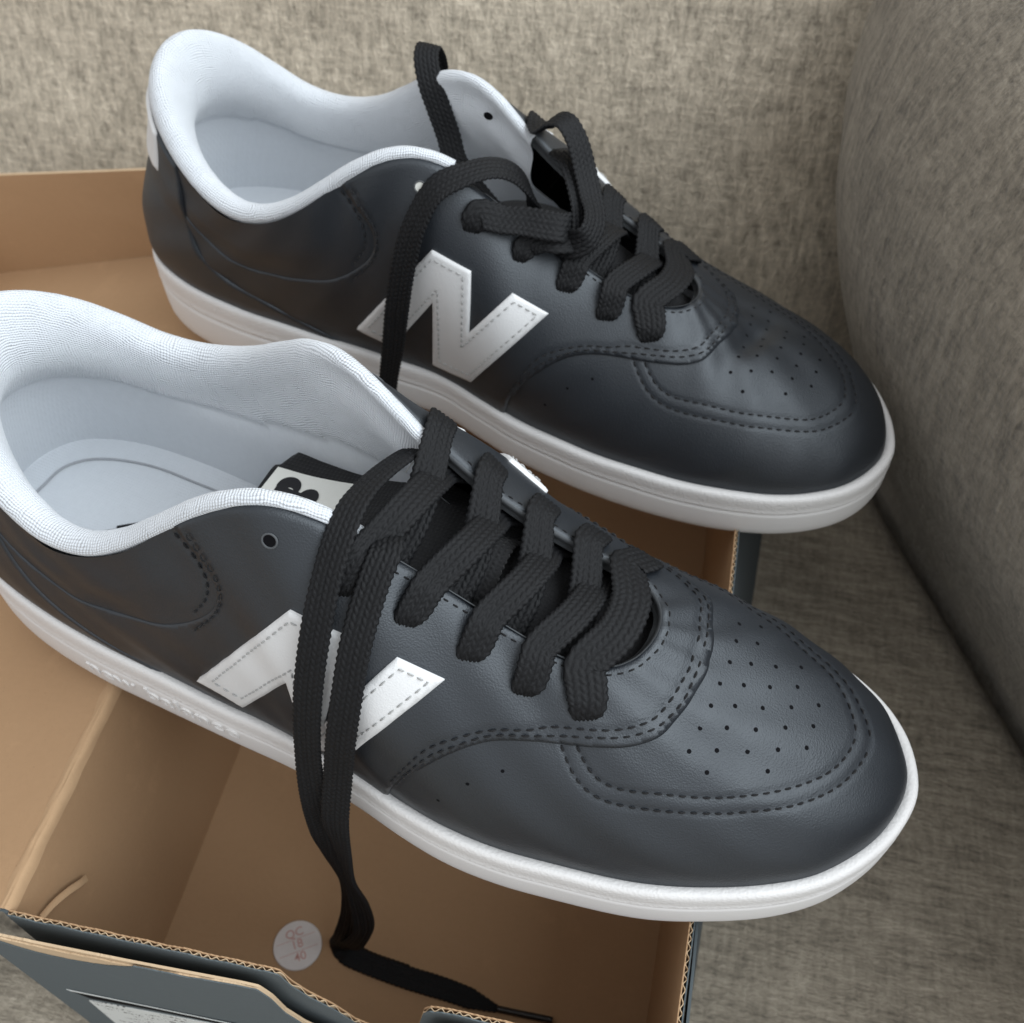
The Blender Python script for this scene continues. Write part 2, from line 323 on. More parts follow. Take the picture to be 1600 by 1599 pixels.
LOGO_LAT_ST = [(0.391, 0.3068), (0.4061, 0.3648), (0.4211, 0.4133), (0.4361, 0.4541), (0.4511, 0.4923), (0.4657, 0.5329), (0.4796, 0.5753), (0.4923, 0.6161), (0.5033, 0.6531), (0.5133, 0.6878), (0.5222, 0.72), (0.5261, 0.7206), (0.5299, 0.7211), (0.5335, 0.7217), (0.5372, 0.7221), (0.5407, 0.7225), (0.5442, 0.7229), (0.5477, 0.7234), (0.5511, 0.7239), (0.5544, 0.7244), (0.5577, 0.7249), (0.5559, 0.6921), (0.5537, 0.6571), (0.5512, 0.6197), (0.548, 0.5792), (0.5442, 0.5349), (0.5396, 0.4858), (0.5339, 0.4303), (0.5266, 0.3658), (0.5174, 0.2891), (0.5057, 0.1941), (0.5259, 0.2982), (0.5421, 0.3804), (0.5554, 0.4477), (0.566, 0.5039), (0.5745, 0.5511), (0.5819, 0.5918), (0.5883, 0.6278), (0.5943, 0.6607), (0.6, 0.6917), (0.6057, 0.7217), (0.6077, 0.7207), (0.6097, 0.7198), (0.6117, 0.7189), (0.6137, 0.718), (0.6158, 0.7172), (0.6179, 0.7165), (0.6201, 0.7158), (0.6223, 0.7152), (0.6245, 0.7147), (0.6268, 0.7143), (0.6203, 0.6834), (0.614, 0.6526), (0.6079, 0.6212), (0.6019, 0.5885), (0.5956, 0.5537), (0.5888, 0.5153), (0.5812, 0.4711), (0.5719, 0.4178), (0.5599, 0.3502), (0.5437, 0.2622), (0.5397, 0.2592), (0.5357, 0.2563), (0.5316, 0.2534), (0.5276, 0.2505), (0.5234, 0.2476), (0.5193, 0.2448), (0.5151, 0.2421), (0.511, 0.2397), (0.5068, 0.2374), (0.5026, 0.2354), (0.5056, 0.2801), (0.508, 0.3202), (0.51, 0.3569), (0.5116, 0.3907), (0.5129, 0.4221), (0.5139, 0.4515), (0.5147, 0.4793), (0.5152, 0.5055), (0.5155, 0.5305), (0.5157, 0.5543), (0.5083, 0.5289), (0.5003, 0.5024), (0.4919, 0.4744), (0.4827, 0.4445), (0.4731, 0.4135), (0.4631, 0.3825), (0.4529, 0.3525), (0.4424, 0.3231), (0.4318, 0.2928), (0.4211, 0.2588), (0.4179, 0.2632), (0.4148, 0.2676), (0.4117, 0.2722), (0.4086, 0.2767), (0.4056, 0.2815), (0.4026, 0.2864), (0.3997, 0.2915), (0.3968, 0.2965), (0.3938, 0.3016)]
LOGO_MED_ST = [(1.6144, 0.2751), (1.6005, 0.3304), (1.5866, 0.3782), (1.5723, 0.4201), (1.5574, 0.4573), (1.5426, 0.4949), (1.5287, 0.5348), (1.5157, 0.5752), (1.5035, 0.615), (1.4922, 0.6542), (1.4817, 0.693), (1.4778, 0.6923), (1.4739, 0.6917), (1.4702, 0.6912), (1.4665, 0.6907), (1.4628, 0.6902), (1.4593, 0.6897), (1.4558, 0.6892), (1.4524, 0.6889), (1.449, 0.6886), (1.4457, 0.6884), (1.4465, 0.6604), (1.4474, 0.6313), (1.4486, 0.6012), (1.4499, 0.5697), (1.4514, 0.5369), (1.4532, 0.5025), (1.4553, 0.4663), (1.4577, 0.4282), (1.4604, 0.3878), (1.4636, 0.3448), (1.4538, 0.3888), (1.4453, 0.4296), (1.4377, 0.4676), (1.4309, 0.5031), (1.4247, 0.5363), (1.4189, 0.5676), (1.4135, 0.597), (1.4084, 0.6251), (1.4034, 0.6524), (1.3983, 0.6794), (1.3961, 0.6783), (1.3939, 0.6772), (1.3916, 0.6762), (1.3893, 0.6752), (1.387, 0.6742), (1.3846, 0.6734), (1.3822, 0.6726), (1.3797, 0.6719), (1.3772, 0.6713), (1.3746, 0.6708), (1.3821, 0.6322), (1.3892, 0.5941), (1.3962, 0.5555), (1.4032, 0.5157), (1.4105, 0.4736), (1.4184, 0.4278), (1.4274, 0.3769), (1.4379, 0.3199), (1.4503, 0.2557), (1.4652, 0.1835), (1.4704, 0.1795), (1.4757, 0.1754), (1.4812, 0.1713), (1.4867, 0.1675), (1.4921, 0.1644), (1.4974, 0.1622), (1.5023, 0.161), (1.5071, 0.1603), (1.5117, 0.1602), (1.5162, 0.1606), (1.5117, 0.213), (1.5072, 0.2627), (1.5028, 0.3098), (1.4985, 0.3546), (1.4945, 0.3971), (1.4909, 0.4377), (1.4876, 0.4761), (1.4848, 0.5126), (1.4824, 0.5473), (1.4804, 0.5804), (1.4895, 0.5455), (1.4993, 0.51), (1.5094, 0.4744), (1.5199, 0.4382), (1.5308, 0.4016), (1.5421, 0.3649), (1.554, 0.3292), (1.5662, 0.2934), (1.5779, 0.2549), (1.589, 0.2111), (1.5917, 0.2171), (1.5943, 0.2231), (1.5969, 0.2293), (1.5995, 0.2355), (1.602, 0.2419), (1.6045, 0.2484), (1.607, 0.2549), (1.6095, 0.2616), (1.6119, 0.2683)]
SADDLE_EDGE = [(0.575, 0.0), (0.588, 0.16), (0.6118, 0.3289), (0.6459, 0.5009), (0.6691, 0.5781), (0.6917, 0.6287), (0.7152, 0.6591), (0.74, 0.6741), (0.7435, 0.6755), (0.7782, 0.6915), (0.8078, 0.6965), (0.8404, 0.7128), (0.88, 0.7569), (0.9272, 0.7908), (1.0, 0.8091)]
SADDLE_ST1 = [(0.589, 0.2), (0.6234, 0.4667), (0.6464, 0.5546), (0.6694, 0.6196), (0.6921, 0.6696), (0.716, 0.6981), (0.7198, 0.7154), (0.7602, 0.7484), (0.8058, 0.7618), (0.844, 0.775), (0.8985, 0.827), (0.9685, 0.8559), (1.0, 0.8639)]
SADDLE_ST2 = [(0.594, 0.2), (0.6232, 0.4315), (0.6464, 0.5259), (0.6693, 0.6002), (0.6919, 0.6503), (0.7156, 0.6784), (0.7318, 0.6984), (0.7724, 0.7263), (0.812, 0.7344), (0.8459, 0.7478), (0.8937, 0.7895), (0.9601, 0.8298), (1.0, 0.8378)]
TOE_OUT = [(0.737, 0.6693), (0.7407, 0.6013), (0.7495, 0.518), (0.7658, 0.4753), (0.7918, 0.4605), (0.826, 0.4355), (0.8612, 0.4152), (0.8961, 0.3986), (0.9279, 0.3683), (0.954, 0.3436), (1.0, 0.3228)]
TOE_IN = [(0.7514, 0.6824), (0.7556, 0.6141), (0.7624, 0.5558), (0.7775, 0.5329), (0.8084, 0.5195), (0.8442, 0.4861), (0.8693, 0.4725), (0.9055, 0.4503), (0.9379, 0.4149), (0.962, 0.3898), (1.0, 0.3759)]
PERF = [(1.1107, 0.6565), (1.1135, 0.5676), (1.0629, 0.7163), (1.0705, 0.6398), (1.0168, 0.7478), (1.0278, 0.685), (1.0369, 0.6084), (1.0489, 0.5198), (0.9716, 0.7569), (0.9901, 0.6997), (1.0055, 0.6325), (1.0206, 0.5526), (0.9318, 0.7365), (0.9544, 0.692), (0.9744, 0.6325), (0.9938, 0.5672), (1.0105, 0.4922), (0.8977, 0.7), (0.9242, 0.6639), (0.9454, 0.6136), (0.9678, 0.5605), (0.9855, 0.4995), (0.8667, 0.6455), (0.8961, 0.6204), (0.9218, 0.5788), (0.9439, 0.5368), (0.9626, 0.487), (0.8705, 0.5666), (0.9226, 0.5032)]
SIDE_PERF = [(0.6862, 0.4987), (0.6581, 0.3906), (0.6319, 0.2303)]
EYELET = [(0.5037, 0.9177), (0.5639, 0.8866), (0.6116, 0.8824), (0.6614, 0.8675), (0.7092, 0.8438), (0.768, 0.8222)]
HEEL_ST1 = [(0.3939, 0.9832), (0.4108, 0.8783), (0.4213, 0.7983), (0.4235, 0.7345), (0.4137, 0.6802), (0.3954, 0.6322)]
HEEL_ST2 = [(0.4097, 0.9643), (0.4261, 0.8474), (0.4388, 0.7729), (0.4388, 0.7019), (0.4237, 0.6361), (0.3877, 0.5512)]
# ---------------------------------------------------------------- sofa (mm relative to the box rim)
def vnoise(x, y, s=1.0, seed=0):
    r = np.random.RandomState(seed); out = 0
    for k_ in range(6):
        a, b, p, q = r.uniform(-1, 1), r.uniform(-1, 1), r.uniform(0, 6.28), r.uniform(.5, 1)
        out = out + q * np.sin((a * x + b * y) * s * (1 + .6 * k_) + p)
    return out / 6
sofa = tag(empty('sofa', (0, 0, SEAT)), 'grey beige tweed sofa with plump arm behind and under the sneakers', 'sofa')
def sheet(name, S, mat, parent, uv=None):
    nu, nv = S.shape[:2]
    return new_mesh(name, S.reshape(-1, 3), grid_faces(nu, nv), mat, parent)
X, Y = np.meshgrid(np.linspace(-900, 560, 210), np.linspace(-800, 620, 190), indexing='ij')
Z = -128.6 + 2.2 * vnoise(X, Y, .03, 1) + 1.0 * vnoise(X, Y, .09, 2)
inbox = np.clip(1 - np.maximum(np.abs(X - 92) - 96, np.abs(Y - 150) - 155) / 40.0, 0, 1); Z = Z * (1 - inbox) + (-130.0) * inbox
d_arm = (X - 262) * .894 + (Y - 345) * .447                       # distance to the arm's foot
Z -= 30 * np.clip(1 - np.abs(d_arm - 4) / 22, 0, 1) ** 1.6
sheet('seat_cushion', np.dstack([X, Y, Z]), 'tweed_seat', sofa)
X, Z = np.meshgrid(np.linspace(-900, 560, 200), np.linspace(-175, 330, 90), indexing='ij')
Y = 345 + .25 * (Z + 128) + 5 * vnoise(X, Z, .018, 4) + 1.2 * vnoise(X, Z, .06, 5)
Y += 22 * np.clip((X - 182) / 60, 0, 1) ** 1.8 + 34 * np.clip((-35 - Z) / 110, 0, 1) ** 1.7
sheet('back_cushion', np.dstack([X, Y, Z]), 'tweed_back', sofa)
# plump arm: at each height a rounded section, nearest the back at C and running forward to the right
CZ = [(-178, 284, 318), (-143, 274, 322), (-113, 259, 327), (-90, 251, 331), (-61, 241, 335), (-24, 228, 340), (13, 216, 346), (41, 210, 350), (64, 208, 354), (82, 208, 356), (98, 209, 359), (125, 214, 363), (148, 228, 368), (166, 256, 376), (176, 300, 388), (181, 360, 400)]
cz_, cx_, cy_ = (np.array(v, float) for v in zip(*CZ)); rows = []
NZ = 120; kz = np.interp(np.linspace(0, 1, NZ), np.linspace(0, 1, len(CZ)), cz_)
for z in kz:
    c = np.array([np.interp(z, cz_, cx_), np.interp(z, cz_, cy_)]); a0 = np.interp(z, [-130, -90, -50, 0, 60], [-66, -74, -86, -96, -98])
    fw = [c]; st = 5.0
    for q in range(110):
        ang = math.radians(a0 + (-62.5 - a0) * min(1, q * st / 110.0) ** .8); fw.append(fw[-1] + st * np.array([math.cos(ang), math.sin(ang)]))
    bw = []; p_ = c
    for q in range(24):
        ang = math.radians(a0 + 180 - min(95, 95 * (q / 16.0))); p_ = p_ + st * np.array([math.cos(ang), math.sin(ang)]); bw.append(p_)
    rows.append(np.array(bw[::-1] + fw))
A_ = np.array(rows); ns = A_.shape[1]
for _ in range(10): A_[1:-1] = (A_[:-2] + 2 * A_[1:-1] + A_[2:]) / 4
S = np.dstack([A_, np.repeat(kz[:, None], ns, 1)])
uu, vv = np.meshgrid(np.arange(NZ) * 3.0, np.arange(ns) * 5.0, indexing='ij'); wv = 2.6 * vnoise(uu, vv, .03, 9) + .9 * vnoise(uu, vv, .1, 10)
S[..., 0] += wv * .8; S[..., 1] += wv * .4
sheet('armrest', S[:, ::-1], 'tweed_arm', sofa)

# ---------------------------------------------------------------- shoe box
box = tag(empty('shoe_box', (0, 0, SEAT)), 'open grey cardboard shoe box with kraft inside and hinged lid folded back', 'box')
def layer(mb, u, P, top, bot, nrm, th, mi):
    """one paper layer: P(u) -> xy of its centre line, vertical between bot and top"""
    xy = np.array([P(v) for v in u]); n = len(u); rows = []
    for off, zz_ in ((0, bot), (0, top), (th, top), (th, bot)):
        rows.append(np.c_[xy + np.array(nrm[:2]) * off, zz_ * np.ones(n) if np.ndim(zz_) == 0 else zz_])
    V = np.stack(rows, 1).reshape(-1, 3); mb.add(V, grid_faces(n, 4, False, True), mi)
def corrugated(name, p0, p1, nrm, top, bot, mats, parent, th=1.6, bow=0.0, pitch=2.7):
    """three papers: inner liner, fluting, outer liner. top: function of distance along the wall"""
    p0 = np.array(p0, float); p1 = np.array(p1, float); Lw = np.linalg.norm(p1 - p0); d = (p1 - p0) / Lw; n = np.array(nrm, float)
    u = np.arange(0, Lw, pitch / 10); tp = np.array([top(v) for v in u])
    jig = np.array([.14 * math.sin(v * 1.7) + .12 * math.sin(v * 4.1 + 1) + .3 * math.sin(v * .31 + .5) * math.sin(v * .083) for v in u])
    bowf = lambda v: bow * math.sin(math.pi * v / Lw)
    mb = MB()
    layer(mb, u, lambda v: p0 + d * v + n * bowf(v), tp + jig, bot, n, .35, 0)
    amp = (th - .7) / 2
    layer(mb, u, lambda v: p0 + d * v + n * (bowf(v) + th / 2 + amp * (.85 + .15 * math.sin(v * .37)) * math.sin(2 * math.pi * v / pitch + .9 * math.sin(v * .19) + .5 * math.sin(v * .63 + 1)) - .12), tp - .25 + jig * .5, bot, n, .25, 1)
    layer(mb, u, lambda v: p0 + d * v + n * (bowf(v) + th - .35), tp + jig[::-1] * .8, bot, n, .35, 2)
    return mb.build(name, mats, parent, smooth=False)
def slab(name, P, th, mat, parent, nu=24, nv=24, wob=.25):
    """P: four corners (bilinear) made into a slightly uneven sheet of thickness th (below)"""
    P = np.array(P, float); a, b = np.meshgrid(np.linspace(0, 1, nu), np.linspace(0, 1, nv), indexing='ij')
    a = a[..., None]; b = b[..., None]
    S = P[0] * (1 - a) * (1 - b) + P[1] * a * (1 - b) + P[2] * a * b + P[3] * (1 - a) * b
    nn = np.cross(P[1] - P[0], P[3] - P[0]); nn /= np.linalg.norm(nn)
    S = S + nn * (wob * vnoise(a * 12, b * 12, 1.0, len(name)))
    mats = mat if isinstance(mat, (list, tuple)) else [mat, mat]
    mb = MB(); q = S.reshape(-1, 3); mb.add(q, grid_faces(nu, nv), 0); mb.add(q - nn * th, [f[::-1] for f in grid_faces(nu, nv)], 1)
    rim = [i * nv for i in range(nu)] + [(nu - 1) * nv + j for j in range(1, nv)] + [i * nv + nv - 1 for i in range(nu - 2, -1, -1)] + [j for j in range(nv - 2, 0, -1)]
    R_ = q[rim]; k_ = len(rim); mb.add(np.r_[R_, R_ - nn * th], [(i + k_, (i + 1) % k_ + k_, (i + 1) % k_, i) for i in range(k_)], 1)
    return mb.build(name, mats, parent)
slab('bottom_panel', [(-1, -1, -126), (190, -1, -126), (190, 301, -126), (-1, 301, -126)], 1.6, ['kraft', 'greycard'], box, 40, 50, .5)
# walls
slab('side_wall', [(.4, 0, -126), (.4, 300, -126), (0, 300, -1.6), (0, 0, -1.6)], 1.8, ['kraft', 'greycard'], box, 50, 20, .15)
corrugated('side_wall', (185.2, 299), (185.2, .5), (1, 0), lambda v: -16 * np.clip((70 - v) / 70.0, 0, 1) ** 1.3 + .25 * math.sin(v * .11), -126, ['kraft', 'kraft_edge', 'greycard'], box, bow=2.2)
slab('outer_wall_panel', [(188.0, 300, -18), (188.0, -1, -1.2), (198, -3, -127.8), (214, 300, -127.8)][::-1], .8, ['greycard', 'greycard'], box, 12, 40, .6)
corrugated('end_wall', (.5, 300), (184.5, 300), (0, 1), lambda v: -4 - 12 * np.clip((v - 90) / 95.0, 0, 1), -126, ['kraft', 'kraft_edge', 'greycard'], box, bow=-3)
NOTCH = [(0, -1), (40, .3), (76, 1.5), (79.5, .5), (81.5, -9), (85, -17), (91, -26), (96, -38), (102, -44), (110, -44), (115, -34), (117.5, -16), (119, -6), (121, -1.5), (124, 0), (185, 0)]
nx, nz = zip(*NOTCH)
corrugated('end_wall', (.3, .6), (184.8, .6), (0, -1), lambda v: float(np.interp(v, nx, nz)) + .35 * math.sin(v * .5), -126, ['kraft', 'kraft_edge', 'greycard'], box)
# outer front panel: torn grey face over kraft plies
ON = [(-7, -9), (-6, -5.5), (-4, -3), (0, -1.5), (10, -1.2), (40, -.8), (70, .2), (75, -.5), (77.5, -8), (79, -22), (83, -33), (90, -42), (97, -48), (104, -52), (112, -50), (117, -38), (120, -16), (122, -5), (125, -2), (190, -1)]
ox, oz = zip(*ON)
front = tag(empty('front_panel'), None); front.parent = box
def ply(name, yf, drop, th, mi, seed):
    r = np.random.RandomState(seed); u = np.r_[np.linspace(-7, 190, 420)]
    rag = np.cumsum(r.normal(0, .16, len(u))); rag -= np.linspace(rag[0], rag[-1], len(u)); rag = np.clip(rag, -1.4, 1.4)
    top = np.interp(u, ox, oz) + rag * .6 - np.array([drop(v) for v in u])
    mb = MB(); layer(mb, u, lambda v: np.array([v, yf(v)]), top, -127.5, (0, -1), th, 0)
    return mb
def pull(a, b, h):
    return lambda v: h * math.sin(math.pi * np.clip((v - a) / (b - a), 0, 1)) ** .7
bowy = lambda v: -5.6 + 2.6 * np.clip(v / 76.0, 0, 1) - .8 * math.sin(np.clip(v, 0, 190) / 190 * math.pi)
mb = MB(); w = ply('inner_ply', lambda v: bowy(v), lambda v: 0.0, .7, 0, 3); mb.add(w.V[0], w.F, 0)
w = ply('mid_ply', lambda v: bowy(v) - .75, lambda v: .3 + pull(1, 62, 2.2)(v), .5, 0, 4); mb.add(w.V[0], w.F, 0)
bpy.data.objects.remove(front)
front = mb.build('front_panel', ['kraft_edge'], box, smooth=False)
w = ply('outer_ply', lambda v: bowy(v) - 1.3, lambda v: .7 + pull(-2, 40, 8.5)(v) + pull(30, 76, 1.0)(v), .35, 0, 5)
w.build('printed_face', ['greycard'], front, smooth=False)
# size label and the dark slit above it
def flat(name, pts, y, mat, parent, th=.15):
    P = np.array([(a, y(a), b) for a, b in pts]); k_ = len(P); V = np.r_[P, P + np.array([0, th, 0])]
    return new_mesh(name, V, [tuple(range(k_))] + [tuple(range(2 * k_ - 1, k_ - 1, -1))] + [(i, i + k_, (i + 1) % k_ + k_, (i + 1) % k_) for i in range(k_)], mat, parent, smooth=False)
fy = lambda v: bowy(v) - 1.9
k = NT('size_label_print'); s = k.n('ShaderNodeSeparateXYZ'); k.l(k.tc.outputs['Object'], s.inputs[0])
rows = k.math('GREATER_THAN', k.math('SINE', k.math('MULTIPLY', s.outputs[2], 2 * math.pi / .0042)), .1)
txt = k.math('GREATER_THAN', k.noise(k.map(scale=(900, 10, 420)), 1.0, 3, .6), .53)
blk = k.math('GREATER_THAN', k.noise(k.map(scale=(60, 10, 110)), 1.0, 2), .47)
ink_ = k.math('MULTIPLY', k.math('MULTIPLY', rows, txt), blk)
k.bump(k.noise(k.map(), 200, 2), .1, .0003); M['size_label'] = k.fin(k.mix(ink_, (.62, .64, .63), (.10, .10, .10)), .5, .4)
flat('size_label', [(7, -62), (76, -57), (78, -118), (6, -118)], fy, 'size_label', front)
flat('label_slit', [(4.5, -52.5), (30, -52), (90, -51.5), (90, -54.6), (30, -56), (9, -58.5)], lambda v: fy(v) - .05, 'hole', front)
flat('label_slit_edge', [(3.5, -51.2), (30, -51.2), (90, -50.6), (90, -51.5), (30, -52), (4.5, -52.5)], lambda v: fy(v) - .12, 'size_label', front)
# lid: hinged on the left wall, fallen open to the left
lid = empty('lid'); lid.parent = box; sl = 51.0 / 180
LW = -188
pz = lambda x: x * sl
bpy.data.objects.remove(lid)
lid = slab('lid', [(LW, 0, pz(LW)), (-2.2, 0, pz(-2.2)), (-2.2, 300, pz(-2.2)), (LW, 300, pz(LW))], 1.6, ['kraft', 'greycard'], box, 40, 50, .2)
ln = np.array([-sl, 0, 1.0]); ln /= np.linalg.norm(ln)
def lidwall(name, a, b, h, flip, lean):
    a = np.array([a[0], a[1], pz(a[0])]); b = np.array([b[0], b[1], pz(b[0])])
    ha, hb = h if isinstance(h, tuple) else (h, h); P = [a, b, b + ln * hb + lean, a + ln * ha + lean]
    return slab(name, P if flip else P[::-1], 1.8, ['kraft', 'kraft_edge'], lid, 30, 12, .4)
lidwall('lid_wall', (LW, 300), (-4, 300), (55, 36), True, np.array([0, 2.0, 0]))
lidwall('lid_wall', (LW, 300), (LW, 0), 42, False, np.array([-4.0, 0, 0]))
lidwall('lid_wall', (-8, .0), (LW, 0), 40, True, np.array([0, -9.0, 0]))
# worn fold between wall and lid
prof = [(.8, -3.6), (.62, -2.2), (.25, -1.0), (-.35, -.2), (-.85, .08), (-1.25, -.22), (-1.7, .0), (-2.4, -.35), (-3.2, pz(-3.2) + .22), (-4.2, pz(-4.2) - .3)]
yy = np.linspace(.4, 299.6, 160); S = np.array([[(x + .12 * math.sin(y * .21 + j) + .1 * math.sin(y * .53), y, z + .12 * math.sin(y * .33 + 2 * j)) for j, (x, z) in enumerate(prof)] for y in yy])
sheet('hinge_fold', S[:, ::-1], 'kraft_worn', box)
def tube(P, r, n=8, cap=True):
    P = np.asarray(P, float); T = np.gradient(P, axis=0); T /= np.linalg.norm(T, axis=1)[:, None] + 1e-9
    up = np.array([0, 0, 1.0]); s = np.cross(T, up); bad = np.linalg.norm(s, axis=1) < 1e-3; s[bad] = [1, 0, 0]; s /= np.linalg.norm(s, axis=1)[:, None]; b = np.cross(s, T)
    a = np.linspace(0, 2 * math.pi, n, endpoint=False); r = np.broadcast_to(r, (len(P),))
    V = (P[:, None] + r[:, None, None] * (np.cos(a)[None, :, None] * s[:, None] + np.sin(a)[None, :, None] * b[:, None])).reshape(-1, 3)
    Fc = [tuple(f) for f in grid_faces(len(P), n, False, True)]
    if cap: Fc += [tuple(range(n))[::-1], tuple(range((len(P) - 1) * n, len(P) * n))]
    return V, Fc
tb = catmull(np.array([(1.2, 2.0, -16.0), (1.7, 7, -18.5), (2.2, 12.5, -23), (2.2, 17, -28.5), (1.4, 20, -33)]), 40)
mb = MB()
S = np.stack([tb + np.array([0, -.1, 0]), tb + np.array([2.2, -.4, .6]), tb + np.array([2.4, .6, .4]), tb + np.array([.2, 2.6, -1.0])], 1)
mb.add(S.reshape(-1, 3), grid_faces(40, 4), 0)
mb.build('die_cut_tab', ['kraft_worn'], box)
# round inspection sticker on the floor of the box
k = NT('sticker_film'); k.bump(k.noise(k.map(), 900, 3), .15, .0003)
M['sticker'] = k.fin(k.mix(k.noise(k.map(), 700, 4), (.66, .63, .62), (.74, .71, .70)), .45, .4)
k = NT('red_print'); k.bump(k.noise(k.map(), 900, 2), .1, .0002); M['red'] = k.fin(k.mix(k.noise(k.map(), 1500, 3), (.56, .26, .23), (.62, .42, .39)), .6, .3)
cx, cy, cz = 51.3, 37.2, -125.2
a = np.linspace(0, 2 * math.pi, 64, endpoint=False); mb = MB()
V = np.r_[[(cx, cy, cz + .25)], np.c_[cx + 9.0 * np.cos(a), cy + 9.0 * np.sin(a), np.full(64, cz + .25)], np.c_[cx + 9.3 * np.cos(a), cy + 9.3 * np.sin(a), np.full(64, cz)]]
mb.add(V, [(0, 1 + i, 1 + (i + 1) % 64) for i in range(64)] + [(1 + i, 65 + i, 65 + (i + 1) % 64, 1 + (i + 1) % 64) for i in range(64)], 0)
stk = mb.build('sticker', ['sticker'], box, smooth=False)
def text_mesh(body, size, extrude=0.0, bevel=0.0, shear=0.0, spacing=1.0, offset=0.0):
    c = bpy.data.curves.new('txt', 'FONT'); c.body = body; c.size = size; c.align_x = 'CENTER'; c.align_y = 'CENTER'; c.extrude = extrude; c.bevel_depth = bevel
    c.shear = shear; c.space_character = spacing; c.resolution_u = 4; c.offset = offset
    o = bpy.data.objects.new('txt', c); scene.collection.objects.link(o)
    dg = bpy.context.evaluated_depsgraph_get(); me = o.evaluated_get(dg).to_mesh()
    V = np.array([v.co[:] for v in me.vertices]); Fc = [tuple(p.vertices) for p in me.polygons]
    o.evaluated_get(dg).to_mesh_clear(); bpy.data.objects.remove(o); bpy.data.curves.remove(c)
    return V, Fc
mb = MB(); ph = math.radians(33)
for body, off in (('QC', 4.6), ('18', .2), ('40', -4.6)):
    V, Fc = text_mesh(body, 4.6, offset=.02); px = V[:, 0]; py = V[:, 1] + off
    mb.add(np.c_[cx + px * math.cos(ph) - py * math.sin(ph), cy + px * math.sin(ph) + py * math.cos(ph), np.full(len(V), cz + .40)], Fc, 0)
for off in (2.4, -2.4):
    P = np.array([(-7.5, off - .09), (7.5, off - .09), (7.5, off + .09), (-7.5, off + .09)])
    mb.add(np.c_[cx + P[:, 0] * math.cos(ph) - P[:, 1] * math.sin(ph), cy + P[:, 0] * math.sin(ph) + P[:, 1] * math.cos(ph), np.full(4, cz + .40)], [(0, 1, 2, 3)], 0)
mb.build('printed_text', ['red'], stk, smooth=False)
# ---------------------------------------------------------------- sneaker
HEEL_LINE = [(.152, .70), (.185, .625), (.22, .585), (.25, .57), (.276, .575), (.32, .565), (.36, .565), (.395, .60), (.422, .65), (.434, .705), (.432, .775), (.42, .85), (.402, .96), (.398, 1.0)]
FOX_LAT = [(.135, 1.0), (.15, .86), (.165, .68), (.185, .53), (.21, .38), (.245, .24), (.28, .11), (.315, .02)]
FOX_MED = [(.145, 1.0), (.152, .82), (.162, .60), (.18, .45), (.21, .34), (.25, .26), (.285, .13), (.33, .02)]
mirp = lambda L: [((2 - a) % 2, t) for a, t in L]
UA, UT = 362.0, 76.0                                    # mm per unit of a and t, roughly
def at_spline(L, step=.6):
    P = np.array(L, float) * np.array([UA, UT]); n = max(4, int(np.linalg.norm(np.diff(P, axis=0), axis=1).sum() / step))
    Q = catmull(P, n); w = max(1, int(2.0 / step))
    for _ in range(6):                                     # take the tremor out of the line, ends fixed
        K = Q.copy(); K[w:-w] = (Q[:-2 * w] + 2 * Q[w:-w] + Q[2 * w:]) / 4; Q = K
    return Q / np.array([UA, UT])
def seg_dist(Q, P, closed=False):
    """distance of points Q to polyline P (both mm, 2-D)"""
    A = P; B = np.roll(P, -1, 0) if closed else P[1:]
    if not closed: A = P[:-1]
    out = np.full(len(Q), 1e9); d = B - A; dd = (d * d).sum(1) + 1e-12
    for i in range(0, len(Q), 2000):
        q = Q[i:i + 2000, None]; t = np.clip(((q - A) * d).sum(-1) / dd, 0, 1)[..., None]
        out[i:i + 2000] = np.sqrt((((q - A - t * d) ** 2).sum(-1)).min(1))
    return out
def inside(Q, P):
    x, y = Q[:, 0], Q[:, 1]; r = np.zeros(len(Q), bool); n = len(P); j = n - 1
    for i in range(n):
        c = ((P[i, 1] > y) != (P[j, 1] > y)) & (x < (P[j, 0] - P[i, 0]) * (y - P[i, 1]) / (P[j, 1] - P[i, 1] + 1e-12) + P[i, 0])
        r ^= c; j = i
    return r
def insole_z(x):
    return np.interp(x, [0, 60, 120, 180, 320], [31, 30, 27.5, 24, 23]) + .8 * spring(x)
def smooth01(x):
    x = np.clip(x, 0, 1); return x * x * (3 - 2 * x)

